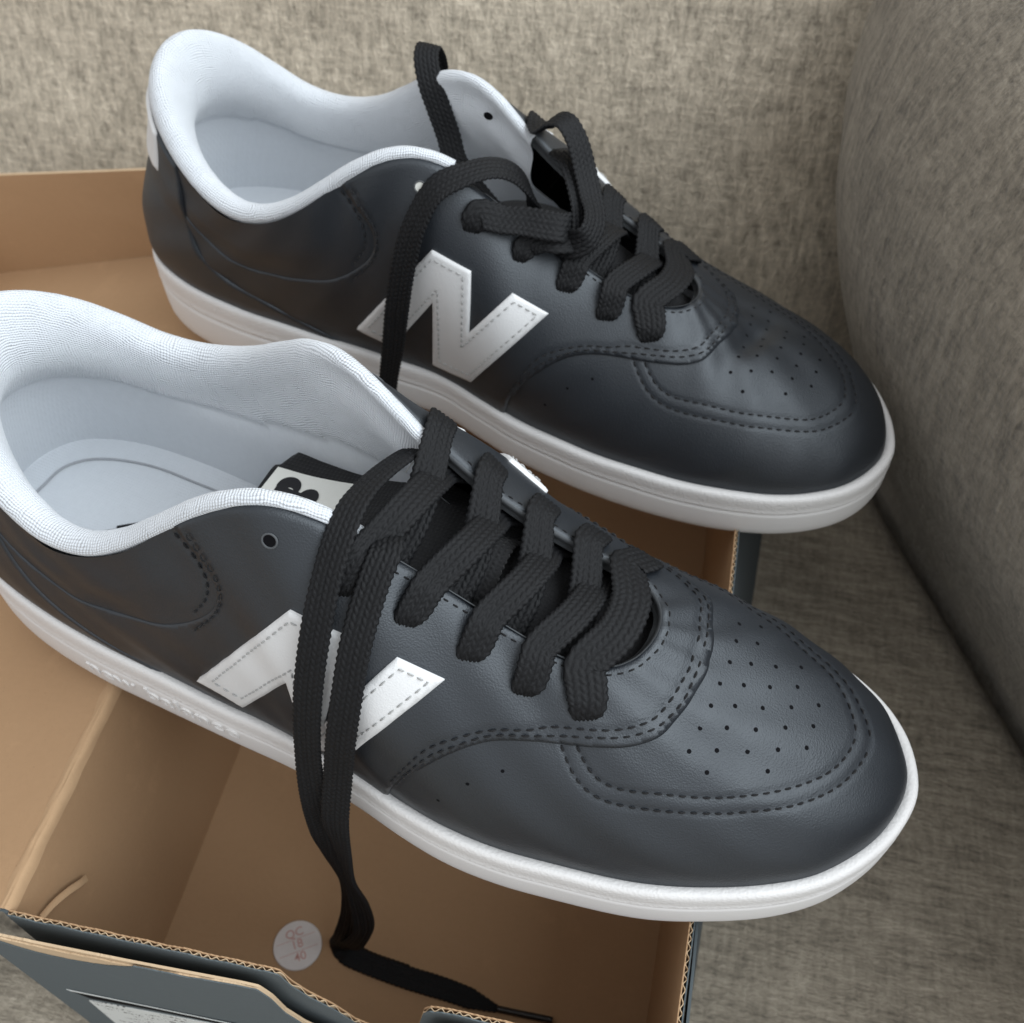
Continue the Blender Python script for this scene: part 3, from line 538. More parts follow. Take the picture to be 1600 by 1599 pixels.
class Shoe:
    def __init__(self, pose, mir, root):
        self.pose = pose; self.mir = mir; self.root = root
    def deform(self, V):
        V = np.array(V, float)
        if self.mir:                                        # the left shoe's vamp is softer: sunken and creased
            x, y, z = V[:, 0], V[:, 1], V[:, 2]
            w = np.exp(-((x - 236) / 36.0) ** 2) * smooth01((24 - y) / 44.0) * np.clip((z - 32) / 28.0, 0, 1)
            cr = np.exp(-(((x - 243) + .25 * (y - 2)) / 4.2) ** 2) * np.exp(-((y - 2) / 14.0) ** 2) - .18 * np.exp(-(((x - 252) + .25 * (y - 2)) / 6.0) ** 2) * np.exp(-((y - 2) / 16.0) ** 2)
            V[:, 2] -= 11.0 * w + 2.9 * cr * np.clip((z - 40) / 10.0, 0, 1)
        return V
    def loc(self, V):
        return self.deform(V) - np.array([150.0, 0, 0])
    def mesh(self, name, V, Fc, mats, parent=None, smooth=True, uv=None, fmat=None):
        return new_mesh(name, self.loc(V), Fc, mats, parent or self.root, self.mir, smooth, uv, fmat)
    def mb(self, mb, name, mats, parent=None, smooth=True):
        return self.mesh(name, np.concatenate(mb.V), mb.F, mats, parent, smooth, None, mb.m)
    def from_world(self, W):
        """scene mm -> shoe mm"""
        p = self.pose; L = (np.atleast_2d(np.array(W, float)) - np.array(p[:3])) @ rot3(*p[3:6]) + np.array([150.0, 0, 0])
        if self.mir: L[:, 1] *= -1
        return L

def rot3(yaw, pitch, roll):
    cy, sy, cp, sp, cr, sr = math.cos(yaw), math.sin(yaw), math.cos(pitch), math.sin(pitch), math.cos(roll), math.sin(roll)
    return np.array([[cy, -sy, 0], [sy, cy, 0], [0, 0, 1]]) @ np.array([[cp, 0, sp], [0, 1, 0], [-sp, 0, cp]]) @ np.array([[1, 0, 0], [0, cr, -sr], [0, sr, cr]])

GROOVES = []
for L in (TOE_OUT, TOE_IN, HEEL_ST1, HEEL_ST2, SADDLE_ST1, SADDLE_ST2):
    P = at_spline(L); GROOVES.append(P); GROOVES.append(np.c_[2 - P[:, 0], P[:, 1]][::-1])
GU = [g * np.array([UA, UT]) for g in GROOVES]
def groove(a, t):
    Q = np.c_[a * UA, t * UT]; out = np.zeros(len(Q))
    for g in GU:
        lo = g.min(0) - 3; hi = g.max(0) + 3; m = ((Q > lo) & (Q < hi)).all(1)
        if m.any():
            d = seg_dist(Q[m], g[::2]); out[m] = np.maximum(out[m], np.exp(-(d / .75) ** 2))
    return out

def relief(a, t):
    """gentle unevenness of the leather in mm"""
    a = np.asarray(a); t = np.asarray(t); aa = np.minimum(a % 2, 2 - a % 2)
    h = .28 * np.sin(a * 41 + 5 * t) * np.sin(t * 9 + a * 13) + .18 * np.sin(a * 83 + t * 17 + 1)
    puff = smooth01((t - .60) / .2) * smooth01((.40 - aa) / .05)                      # padded collar quarter
    return h * smooth01(t / .15) + 1.3 * puff

def panel(sh, name, poly, off, mat, step=1.25, groove_d=0.0, parent=None, soft=.9):
    """a piece of leather of thickness off lying on the upper; poly is a closed outline in (a,t)"""
    P = np.array(poly, float) * np.array([UA, UT])
    keep = np.linalg.norm(P - np.roll(P, 1, 0), axis=1) > .12; P = P[keep]
    lo, hi = P.min(0), P.max(0)
    gx, gy = np.meshgrid(np.arange(lo[0], hi[0], step), np.arange(lo[1], hi[1], step * .866), indexing='ij')
    gx = gx + (np.arange(gy.shape[1]) % 2)[None] * step / 2
    Q = np.c_[gx.ravel(), gy.ravel()]; Q = Q[inside(Q, P)]; d = seg_dist(Q, P, True); Q = Q[d > step * .55]; d = d[d > step * .55]
    allp = np.r_[P, Q]; n = len(P)
    r = delaunay_2d_cdt([Vector(p) for p in allp], [], [list(range(n))], 1, 1e-4)
    vs = np.array([v[:] for v in r[0]]); fs = [tuple(f) for f in r[2]]
    a, t = vs[:, 0] / UA, np.clip(vs[:, 1] / UT, 0, 1)
    dd = seg_dist(vs, P, True)
    S = surf(a, t); N_ = surf_n(a, t)
    aa_ = np.minimum(a % 2, 2 - a % 2); offv = off * (.35 + .65 * smooth01((aa_ - .40) / .10)) if name == 'saddle' else off
    h = relief(a, t) + offv * (1 - .45 * soft / .9 + .45 * soft / .9 * np.sqrt(np.clip(dd / soft, 0, 1)))
    if groove_d: h = h - groove_d * groove(a, t)
    V = S + N_ * h[:, None]
    # orientation
    f0 = np.array(fs); nn = np.cross(V[f0[:, 1]] - V[f0[:, 0]], V[f0[:, 2]] - V[f0[:, 0]]); sg = (nn * N_[f0[:, 0]]).sum()
    if sg < 0: fs = [f[::-1] for f in fs]
    # skirt
    edges = {}
    for f in fs:
        for i in range(len(f)):
            e = (f[i], f[(i + 1) % len(f)]); edges[e] = 1
    bd = [e for e in edges if (e[1], e[0]) not in edges]
    m = len(V); idx = {}
    low = []
    for e in bd:
        for v in e:
            if v not in idx: idx[v] = m + len(low); low.append(S[v] + N_[v] * (relief(a[v], t[v]) - .6))
    V = np.r_[V, np.array(low)]
    fs += [(e[1], e[0], idx[e[0]], idx[e[1]]) for e in bd]
    return sh.mesh(name, V, fs, mat, parent)

def stitches(mb, L, off, ln=2.2, gap=.85, r=.33, mi=0, dip=.35):
    """one row of thread stitches along a dense (a,t) polyline"""
    P3 = surf(L[:, 0], L[:, 1]); s = np.r_[0, np.cumsum(np.linalg.norm(np.diff(P3, axis=0), axis=1))]
    x = gap * random.random()
    while x + ln < s[-1]:
        q = np.linspace(x, x + ln * random.uniform(.92, 1.05), 5); a = np.interp(q, s, L[:, 0]); t = np.interp(q, s, L[:, 1])
        h = off + relief(a, t) + np.array([-dip, .12, .2, .12, -dip]); V = surf(a, t) + surf_n(a, t) * h[:, None]
        mb.add(*tube(V, np.array([r * .7, r, r * 1.05, r, r * .7]), 6, False), mi); x += ln + gap
def dots(mb, L, off, r, mi=0, n=10, depth=.25):
    for a, t in L:
        c = surf(a, t); nn = surf_n(a, t); u = np.cross(nn, [0, 0, 1.0] if abs(nn[2]) < .9 else [1.0, 0, 0]); u /= np.linalg.norm(u); v = np.cross(nn, u)
        c = c + nn * (off + float(relief(a, t)))
        ang = np.linspace(0, 2 * math.pi, n, endpoint=False)
        ring = c + r * (np.cos(ang)[:, None] * u + np.sin(ang)[:, None] * v)
        mb.add(np.r_[ring, [c - nn * depth * .1]], [(i, (i + 1) % n, n) for i in range(n)], mi)

def ribbon(mb, P, Nn, width, th=1.5, mi=0, wprof=None, tprof=None, step=.30):
    """flat braided lace swept along P with face normals Nn; the braid is in the geometry"""
    P = np.asarray(P, float); Nn = np.asarray(Nn, float)
    Lg = np.linalg.norm(np.diff(P, axis=0), axis=1).sum(); n = max(12, int(Lg * 1.08 / step))
    C = catmull(np.c_[P, Nn], n); X = C[:, :3]; Nn = C[:, 3:]
    T = np.gradient(X, axis=0); T /= np.linalg.norm(T, axis=1)[:, None] + 1e-9
    Nn = Nn - T * (Nn * T).sum(1)[:, None]; Nn /= np.linalg.norm(Nn, axis=1)[:, None] + 1e-9
    B = np.cross(T, Nn)
    s = np.r_[0, np.cumsum(np.linalg.norm(np.diff(X, axis=0), axis=1))]; q = s / s[-1]
    W = width * (np.interp(q, *zip(*wprof)) if wprof else np.ones(n)); H = th * (np.interp(q, *zip(*tprof)) if tprof else np.ones(n))
    m = 31; xs = np.linspace(-1, 1, m); xs = np.sign(xs) * np.abs(xs) ** .95
    zt = np.sqrt(np.clip(1 - np.abs(xs) ** 5, 0, 1))
    cs = np.r_[xs, xs[::-1][1:-1]]; cz = np.r_[zt, -zt[::-1][1:-1]]; k_ = len(cs)
    col = (cs + 1) / 2 * 6.0 * .9999; fc = col - np.floor(col); pc = np.floor(col)
    ph = s[:, None] / 1.9 + pc[None] * .5 + (fc - .5)[None] * np.where(pc % 2 == 0, 1, -1)[None] * .7
    br = .46 * np.abs(np.sin(math.pi * fc))[None] ** .6 * (.10 + .90 * np.abs(np.sin(math.pi * ph)) ** .6) - .2
    edge = .16 * np.sin(2 * math.pi * s / 1.9)[:, None] * (np.abs(cs) > .93)[None]
    V = X[:, None] + B[:, None] * (cs[None] * W[:, None] / 2 + np.sign(cs)[None] * edge)[..., None] + Nn[:, None] * (cz[None] * H[:, None] / 2 + np.sign(cz)[None] * br * (np.abs(cz) > .3)[None])[..., None]
    Fc = [tuple(f) for f in grid_faces(n, k_, False, True)][:]
    Fc = [f[::-1] for f in Fc] + [tuple(range(k_)), tuple(range((n - 1) * k_, n * k_))[::-1]]
    mb.add(V.reshape(-1, 3), Fc, mi)

def densify(P, step=.7):
    P = np.array(P, float); out = []
    for i in range(len(P)):
        a, b = P[i], P[(i + 1) % len(P)]; k_ = max(1, int(np.linalg.norm((b - a) * [UA, UT]) / step))
        out += [a + (b - a) * j / k_ for j in range(k_)]
    return np.array(out)

def sole_point(i, off, f):
    """index along the outline, outward offset, height fraction"""
    O = SO[i]; zb = spring(O[..., 0]); zt = bite_z(O[..., 0]) + 1.6
    return np.concatenate([O + SN[i] * np.asarray(off)[..., None], (zb + (zt - zb) * f)[..., None]], -1)

def build_shoe(name, pose, mir, label):
    root = empty(name, (pose[0] * .001, pose[1] * .001, pose[2] * .001 + SEAT)); root.rotation_mode = 'XYZ'
    root.matrix_world = Matrix.Translation(root.location) @ Matrix(rot3(*pose[3:6]).tolist()).to_4x4()
    tag(root, label, 'sneaker', 'pair of sneakers across the box')
    sh = Shoe(pose, mir, root)
    # ---- sole
    prof = [(-9, .02), (-3, 0), (-1.2, 0), (-.2, .03), (.3, .10), (.55, .22), (.55, .38), (.45, .52), (.30, .585), (-.15, .60), (-.15, .615), (.42, .64), (.5, .665), (.25, .69), (.3, .78), (.25, .90), (.0, .955), (-.55, .99), (-1.3, 1.0), (-2.6, .99), (-3.6, .95), (-4.5, .9), (-6.5, .84)]
    n = len(SO); ii = np.arange(n)
    V = np.stack([sole_point(ii, np.full(n, o), f) for o, f in prof], 1); nv = len(prof)
    V[:, 9:12, 2] += .0
    uv = np.stack([np.repeat(SG[:, None], nv, 1), np.repeat(np.array([f for _, f in prof])[None], n, 0)], -1).reshape(-1, 2)
    Fc = [tuple(f) for f in grid_faces(n, nv, True, False)]
    Fc.append(tuple(range(0, n * nv, nv))[::-1])
    V = V.reshape(-1, 3)
    wob = .18 * np.sin(V[:, 0] * .21 + V[:, 1] * .13) ; V[:, 2] += wob * np.clip(V[:, 2] / 20, 0, 1)
    sole = sh.mesh('sole', V, Fc, 'rubber', uv=uv)
    if not mir:                                               # moulded lettering low on the lateral side wall
        V, Fc = text_mesh('new balance', 10.5, .5, .12, 0.0, 1.06, 0.0)
        V[:, 0] *= 1.0; V[:, 1] *= .78; cxs = SG[np.argmin(np.abs(SO[:360, 0] - 88))]
        s = cxs + V[:, 0]; O = np.c_[np.interp(s, SG, SO[:, 0]), np.interp(s, SG, SO[:, 1])]; Nn = np.c_[np.interp(s, SG, SN[:, 0]), np.interp(s, SG, SN[:, 1])]
        hz_ = spring(O[:, 0]) + 11.2 + V[:, 1]; out = .35 + (V[:, 2] + .3) * .75
        sh.mesh('lettering', np.c_[O + Nn * out[:, None], hz_], Fc, 'rubber', sole, smooth=False, uv=np.c_[s, np.full(len(s), .3)])
    # ---- upper: base layer of leather (toe, vamp, heel quarter)
    na, nt = 900, 84
    A, T = np.meshgrid(np.linspace(0, 2, na, endpoint=False), np.linspace(0, 1, nt), indexing='ij')
    a, t = A.ravel(), T.ravel(); S = surf(a, t); Nn = surf_n(a, t)
    h = relief(a, t) - .34 * groove(a, t)
    aa = np.minimum(a % 2, 2 - a % 2)
    V = S + Nn * h[:, None]
    V[t == 0] -= np.array([0, 0, 2.5])
    up = sh.mesh('upper', V, grid_faces(na, nt, True, False), 'black')
    # cut edge round the throat
    ae = np.linspace(.575, 1.425, 420); te = np.ones(420); E0 = surf(ae, te); EN = surf_n(ae, te)
    V = np.stack([E0 + EN * 1.0, E0 + EN * .9 + 0, E0 - EN * .2, E0 - EN * .5, E0 - EN * 1.6, E0 - EN * 2.4], 1)
    d_in = np.array([[.0], [.35], [.45], [-.1], [.3], [-.1]]); cen = np.stack([E0[:, 0] * 0 - .3, -np.sign(E0[:, 1] - 3), E0[:, 0] * 0], 1)
    V = V + cen[:, None] * d_in[None]
    sh.mesh('throat_edge', V.reshape(-1, 3), grid_faces(420, 6), 'edge', up)
    # ---- saddle with eyestay
    lat = [tuple(p) for p in at_spline(SADDLE_EDGE, .8)]
    bot = [(x, 0.0) for x in np.linspace(.573, .15, 170)]
    hl = [tuple(p) for p in at_spline(HEEL_LINE, .8)]
    low = [(.15, x) for x in np.linspace(.02, .68, 40)]
    half = lat[::-1] + bot + low + hl                                  # from toe centre, along the front edge, back along the sole, up the heel line
    topl = [(x, 1.0) for x in np.linspace(.40, .999, 240)]
    poly = half + topl + [(2 - x, 1.0) for x, _ in topl[::-1]] + [(2 - x, y) for x, y in half[::-1]][:-1]
    saddle = panel(sh, 'saddle', poly, 1.15, 'black', 1.3, .40)
    # ---- heel foxing and white tab
    fl = at_spline(FOX_LAT, .8); fm = at_spline(FOX_MED, .8)
    poly = [tuple(p) for p in fl] + [(x, 0.0) for x in np.linspace(.312, -.325, 260)] + [(-p[0], p[1]) for p in fm[::-1]] + [(x, 1.0) for x in np.linspace(-.14, .13, 110)]
    panel(sh, 'heel_counter', poly, 1.05, 'black', 1.3, 0)
    tabp = [(x, .70 + .05 * (x / .1) ** 2) for x in np.linspace(-.1, .1, 70)] + [(.103, y) for y in np.linspace(.76, 1, 30)] + [(x, 1.0) for x in np.linspace(.1, -.1, 70)] + [(-.103, y) for y in np.linspace(1, .76, 30)]
    panel(sh, 'heel_tab', tabp, 1.9, 'white', 1.2, 0)
    # ---- N patches
    for L, side in ((LOGO_LAT, 0), (LOGO_MED, 1)):
        P = densify(L); L = LOGO_MED_ST if side else LOGO_LAT_ST
        lg = panel(sh, 'logo_patch', P, 2.2, 'white', 1.2, 0, soft=.2)
        mb = MB(); D = densify(L, .5); stitches(mb, np.r_[D, D[:1]], 2.3, 1.9, .8, .22, dip=.3)
        tag(sh.mb(mb, 'stitching', ['thread_grey'], lg), kind='stuff')
    # ---- seams and perforations
    mb = MB()
    for L, off in ((SADDLE_ST1, 1.0), (SADDLE_ST2, .95), (TOE_OUT, -.15), (TOE_IN, -.15), (HEEL_ST1, -.1), (HEEL_ST2, .85)):
        P = at_spline(L, .5); stitches(mb, P, off, 2.0, 1.1, .28); stitches(mb, np.c_[2 - P[:, 0], P[:, 1]], off, 2.0, 1.1, .28)
    ed = np.c_[np.linspace(.60, 1.40, 900), np.full(900, .968)]
    stitches(mb, ed, 1.05, 2.0, .8, .26)
    tag(sh.mb(mb, 'seam_stitching', ['thread_black']), kind='stuff')
    mb = MB(); dots(mb, PERF, .06, .62); dots(mb, SIDE_PERF + mirp(SIDE_PERF), .06, .5)
    tag(sh.mb(mb, 'perforations', ['hole']), kind='stuff')
    for q, (a_, t_) in enumerate(EYELET + mirp(EYELET)):
        empty_hole = q % 6 == 0
        mb = MB(); dots(mb, [(a_, t_)], 1.22, 1.75, 2 if (empty_hole and mir) else 0, 20)
        c = surf(a_, t_); nn = surf_n(a_, t_); u = np.cross(nn, [1.0, 0, 0]); u /= np.linalg.norm(u); v = np.cross(nn, u); g = np.linspace(0, 2 * math.pi, 25)
        mb.add(*tube(c + nn * (1.2 + float(relief(a_, t_))) + 1.85 * (np.cos(g)[:, None] * u + np.sin(g)[:, None] * v), .3, 6, False), 1)
        sh.mb(mb, 'eyelet', ['hole', 'edge', 'label_white'])
    # ---- lining
    def lining(name, a, mat, collar):
        i24 = np.minimum(a % 2, 2 - a % 2) * NST
        Tt = surf(a, np.ones_like(a)); B = cyc(ST[0], a)
        e = 1e-3; tg = surf(a + e, np.ones_like(a)) - surf(a - e, np.ones_like(a)); out = np.c_[tg[:, 1], -tg[:, 0]]; out /= np.linalg.norm(out, axis=1)[:, None] + 1e-9
        tgb = cyc(ST[0], a + e) - cyc(ST[0], a - e); ob = np.c_[tgb[:, 1], -tgb[:, 0]]; ob /= np.linalg.norm(ob, axis=1)[:, None] + 1e-9
        o3 = np.c_[out, np.zeros(len(a))]; ob3 = np.c_[ob, np.zeros(len(a))]; z3 = np.array([0, 0, 1.0]); Nn = surf_n(a, np.ones_like(a))
        IE = B - ob3 * 6.5; IE[:, 2] = insole_z(IE[:, 0]) + 1.0
        if collar:
            w = smooth01((15.2 - i24) / 3.0)[:, None]; hl_ = smooth01((5 - i24) / 4.0)[:, None]
            k1 = np.interp(i24, [0, 5, 9, 12, 14.2], [.92, .84, .6, .40, .42])[:, None]
            fd = smooth01((i24 - 10.0) / 2.0)[:, None]
            c = [Tt - Nn * .8 - z3 * 2.5, Tt + o3 * .9 * k1 + z3 * (.2 + 1.2 * hl_), Tt + o3 * (1.7 * k1) + z3 * (3.0 * k1 + 1.0 * hl_), Tt - o3 * (.6) + z3 * (5.7 * k1 + 2.5 * hl_), Tt - o3 * (4.2 * k1) + z3 * (6.5 * k1 + 3 * hl_), Tt - o3 * (8.4 * k1) + z3 * (3.6 * k1 + 1.5 * hl_),
                 Tt - o3 * ((10.2 - 5.5 * fd) * k1 + hl_ * 1.5) - z3 * (4.5 * k1 + 2.2 * fd), Tt - o3 * ((9.5 - 2.0 * fd) * k1 + hl_) - z3 * 14, (Tt - o3 * 6.5) * .5 + IE * .5, (Tt - o3 * 4.5) * .22 + IE * .78, IE - z3 * 2]
        else:
            c = [Tt - Nn * .6, Tt - Nn * 2.0, surf(a, np.full_like(a, .88)) - surf_n(a, np.full_like(a, .88)) * 2.6, surf(a, np.full_like(a, .6)) - surf_n(a, np.full_like(a, .6)) * 2.6, surf(a, np.full_like(a, .3)) - surf_n(a, np.full_like(a, .3)) * 2.8, IE]
        c = np.stack(c, 1); nr = 44 if collar else 16
        V = np.stack([catmull(c[k_], nr) for k_ in range(len(a))])
        V[:, 1:-1] += 0
        du = np.r_[0, np.cumsum(np.linalg.norm(np.diff(V[:, nr // 4], axis=0), axis=1))]; dv = np.concatenate([np.zeros((len(a), 1)), np.cumsum(np.linalg.norm(np.diff(V, axis=1), axis=2), 1)], 1)
        uv = np.stack([np.repeat(du[:, None], nr, 1), dv], -1).reshape(-1, 2)
        if collar:                                            # small folds in the padding
            f_ = np.sin(du[:, None] * .9 + dv * .25) * np.exp(-((dv - 16) / 7.0) ** 2) * .04; V = V - o3[:, None] * f_[..., None]
        fm = None
        if collar:                                            # below the padded textile the wall is plain sock fabric
            row = np.clip(np.interp(i24, [0, 3, 8, 14], [24, 24, 23, 20]).astype(int), 0, nr - 2)
            for k_ in range(len(a)):
                V[k_, row[k_]:, :] -= o3[k_] * -.9 * np.exp(-np.arange(nr - row[k_]) / 3.0)[:, None]
            jj = np.arange(nr - 1)[None]; fm = (jj >= row[:-1, None]).astype(np.int32).ravel()
        return sh.mesh(name, V.reshape(-1, 3), [f[::-1] for f in grid_faces(len(a), nr)], [mat, 'insole'] if collar else mat, uv=uv, fmat=fm)
    lim_l = 14.15 / NST; lim_m = (13.0 if mir else 14.15) / NST
    lining('collar_lining', np.linspace(-lim_m, lim_l, 420), 'textile', True)
    lining('vamp_lining', np.linspace(lim_l - .004, 2 - lim_m + .004, 260), 'tongue', False)
    # ---- insole
    a = np.linspace(0, 1, 120); e = 1e-3
    def inner(a):
        B = cyc(ST[0], a); tg = cyc(ST[0], a + e) - cyc(ST[0], a - e); ob = np.c_[tg[:, 1], -tg[:, 0]]; ob /= np.linalg.norm(ob, axis=1)[:, None] + 1e-9
        return B[:, :2] - ob * 5.8
    Lp, Mp = inner(a), inner((2 - a) % 2); f = np.linspace(0, 1, 40)
    G_ = Lp[:, None] * (1 - f)[None, :, None] + Mp[:, None] * f[None, :, None]; Zi = insole_z(G_[..., 0]) + 1.2 * np.abs(2 * f - 1)[None] ** 4 - .3
    ins = sh.mesh('insole', np.concatenate([G_, Zi[..., None]], -1).reshape(-1, 3), [g[::-1] for g in grid_faces(120, 40)], 'insole')
    iz = lambda x, y: float(insole_z(x)) - .3 + .28 + .5 * (abs(y) / 30) ** 4
    arc = catmull(np.array([(24, -14), (21.2, -6), (21.6, 0), (22.6, 7.3), (27, 13), (35, 17.1), (49, 20), (65, 20), (75, 19.8), (95, 18)]), 120)
    mb = MB(); mb.add(*tube(np.c_[arc, [iz(x, y) + .28 for x, y in arc]], .42, 6)); sh.mb(mb, 'printed_line', ['print_grey'], ins)
    mb = MB()
    for (x0, y0), (x1, y1) in (((54.6, -5.9), (47, -11)), ((58, -2.6), (50, -8)), ((60, .4), (52.5, -5)), ((63.5, -7), (56, -12))):
        P = np.linspace((x0, y0), (x1, y1), 8); d = np.array([x1 - x0, y1 - y0]); d /= np.linalg.norm(d); q = np.array([-d[1], d[0]]) * .75
        V = np.concatenate([np.c_[P + q, [iz(*p) + .45 for p in P]], np.c_[P - q, [iz(*p) + .45 for p in P]]]); mb.add(V, [(i, i + 1, i + 9, i + 8) for i in range(7)])
    sh.mb(mb, 'printed_lettering', ['ink'], ins)
    # ---- tongue
    tk = np.array([(227, 3, 60, 11), (207, 2, 62, 13), (187, 2, 68, 16), (167, 3, 72, 19), (150, 5, 70, 21), (132, 8, 62, 22), (114, 9, 57.3, 22), (100, 9, 56, 20.5)], float)
    tc = catmull(tk, 90)
    rnd = np.sqrt(np.clip(1 - np.clip((8 - np.linspace(0, 1, 90)[::-1] * 135) / 8.0, 0, 1) ** 2, .3, 1))
    f = np.linspace(-1, 1, 31)
    def tong(dz):
        Yv = tc[:, 1:2] + f[None] * (tc[:, 3] * rnd)[:, None]; Xv = np.repeat(tc[:, :1], 31, 1); Zv = tc[:, 2:3] - 2.5 * f[None] ** 2 * np.clip((Xv - 110) / 60, .0, 1) + dz * np.sqrt(np.clip(1.02 - np.abs(f)[None] ** 6, 0, 1))
        return np.stack([Xv, Yv, Zv], -1)
    mb = MB(); mb.add(tong(2.0).reshape(-1, 3), [g[::-1] for g in grid_faces(90, 31)]); mb.add(tong(-2.0).reshape(-1, 3), grid_faces(90, 31))
    tng = sh.mb(mb, 'tongue', ['tongue'])
    if not mir:
        tz = lambda x: float(np.interp(-x, -tc[:, 0], tc[:, 2])) + 2.0
        def patch(pts, dz): return np.array([(x, y, tz(x) + dz) for x, y in pts])
        gx, gy = np.meshgrid(np.linspace(0, 1, 14), np.linspace(0, 1, 8), indexing='ij'); c = np.array([(101.8, 18.3), (127, 18.6), (125, -4), (100.6, -2)])
        q = c[0] * ((1 - gx) * (1 - gy))[..., None] + c[1] * (gx * (1 - gy))[..., None] + c[2] * (gx * gy)[..., None] + c[3] * ((1 - gx) * gy)[..., None]
        lab = sh.mesh('tongue_label', patch(q.reshape(-1, 2), .35), grid_faces(14, 8), 'label_white', tng)
        mb = MB(); g = np.linspace(0, 2 * math.pi, 36, endpoint=False)
        for cx_, cy_, r_, dz in ((108.7, 12.6, 3.7, .55), (116.3, 10.8, 3.1, .57)):
            mb.add(patch(np.c_[cx_ + r_ * np.cos(g), cy_ + r_ * np.sin(g)], dz), [tuple(range(36))], 0)
        mb.add(patch([(105.2, 12.5), (119.3, 10.8), (119.0, -1.5), (105.2, -1.5)], .53), [(0, 3, 2, 1)], 0)
        mb.add(patch(np.c_[109.6 + 1.25 * np.cos(g), 11.4 + 1.0 * np.sin(g)], .62), [tuple(range(36))], 1)
        sh.mb(mb, 'label_print', ['ink', 'label_white'], tng, smooth=False)
    mb = MB(); lp = np.array([(177, -14, 69), (176.5, -8, 75.5), (176, 0, 77), (176, 8, 76), (176.5, 14, 70)]); ribbon(mb, lp, [(0, -.7, .7), (0, -.3, 1), (0, 0, 1), (0, .3, 1), (0, .7, .7)], 10, .8)
    sh.mb(mb, 'lace_loop', ['tongue'], tng)
    return sh
# ---------------------------------------------------------------- laces
def eye(side, i, t=None, h=0.0):
    a, t0 = EYELET[i]; a = a if side < 0 else 2 - a; t = t0 if t is None else t
    n = surf_n(a, t); return surf(a, t) + n * (h + 0.0), n
def at_(side, a, t, h):
    a = a if side < 0 else 2 - a; n = surf_n(a, t); return surf(a, t) + n * h, n
def over(side, i, edge_h=2.6, lean=.35):
    """lace end dropping into an eyelet from outside, listed from the eyelet towards the throat; lean: how far it slants to the next pair"""
    a, t0 = EYELET[i]; da = (EYELET[i + 1][0] - a if i < 5 else .05) * lean
    return [at_(side, a - da * .1, t0 - .03, -3.2), at_(side, a - da * .1, t0 - .035, -.2), at_(side, a, t0 - .012, 2.0), at_(side, a + da * .3, t0 + .03, 3.2), at_(side, a + da * .65, (t0 + 1) / 2 + .02, edge_h + .5), at_(side, a + da, .995, edge_h)]
def under(side, i, lean=-.12):
    a, t0 = EYELET[i]; da = (a - EYELET[i - 1][0]) * lean
    return [at_(side, a + da, .88, -4.5), at_(side, a + da * 1.6, .97, -4.4)]
WP_OVER = [(0, .45), (.05, .62), (.14, .95), (.2, 1)]
def strand(sh, parent, e1, e2, lift, width=8.6, mid_dx=0.0, n_over=(True, True)):
    A = e1; B = e2[::-1]
    pa, pb = A[-1][0], B[0][0]; m = (pa + pb) / 2 + np.array([mid_dx, 0, lift]); up = np.array([0, 0, 1.0])
    na, nb = A[-1][1], B[0][1]
    q1 = pa * .65 + pb * .35 + np.array([mid_dx * .8, 0, lift * .82]); q2 = pa * .35 + pb * .65 + np.array([mid_dx * .8, 0, lift * .82])
    pts = [p for p, _ in A] + [q1, q2] + [p for p, _ in B]; nr = [n for _, n in A] + [na * .4 + up * .6, nb * .4 + up * .6] + [n for _, n in B]
    wp = [(0, .30), (.05, .5), (.085, .8), (.14, .97), (.2, 1), (.8, 1), (.86, .97), (.915, .8), (.95, .5), (1, .30)]
    if not n_over[0]: wp = [(0, 1)] + wp[5:]
    if not n_over[1]: wp = wp[:5] + [(1, 1)]
    tp = [(q, 1 + 1.3 * (1 - w)) for q, w in wp]
    mb = MB(); ribbon(mb, pts, nr, width, 1.2, 0, wp, tp)
    return sh.mb(mb, 'lace_strand', ['lace'], parent)
def free(sh, parent, name, pts, nrm, width=8.6, wp=None, tp=None, th=1.2):
    mb = MB(); ribbon(mb, pts, nrm, width, th, 0, wp, tp); return sh.mb(mb, name, ['lace'], parent)

def lace_up(sh, loose, rows=(4, 3, 2, 1)):
    lat, med = -1, 1
    near, farr = (lat, med) if not sh.mir else (med, lat)
    # first bar carries the others as its sub-parts
    mb = MB()
    root = strand(sh, sh.root, over(near, 5), over(farr, 5), 3.0, 10.4, 5.5); root.name = 'shoelace'
    for i in rows:
        lf = 1.8 + loose * (4 - i) * 1.6
        strand(sh, root, over(farr, i, 2.6 + loose), under(near, i + 1), lf * .4, 8.6, 2.0, (True, False))
        strand(sh, root, over(near, i, 3.0 + loose), under(farr, i + 1), lf + 3.0, 8.6, 3.0, (True, False))
    return root
right_shoe = build_shoe('sneaker', POSE_RIGHT, False, 'black leather sneaker nearest the camera with white N and long lace hanging into the box')
left_shoe = build_shoe('sneaker', POSE_LEFT, True, 'black leather sneaker at the back with creased toe beside the sofa arm')
rl = lace_up(right_shoe, .5)
ll = lace_up(left_shoe, 1.2, (4, 3))
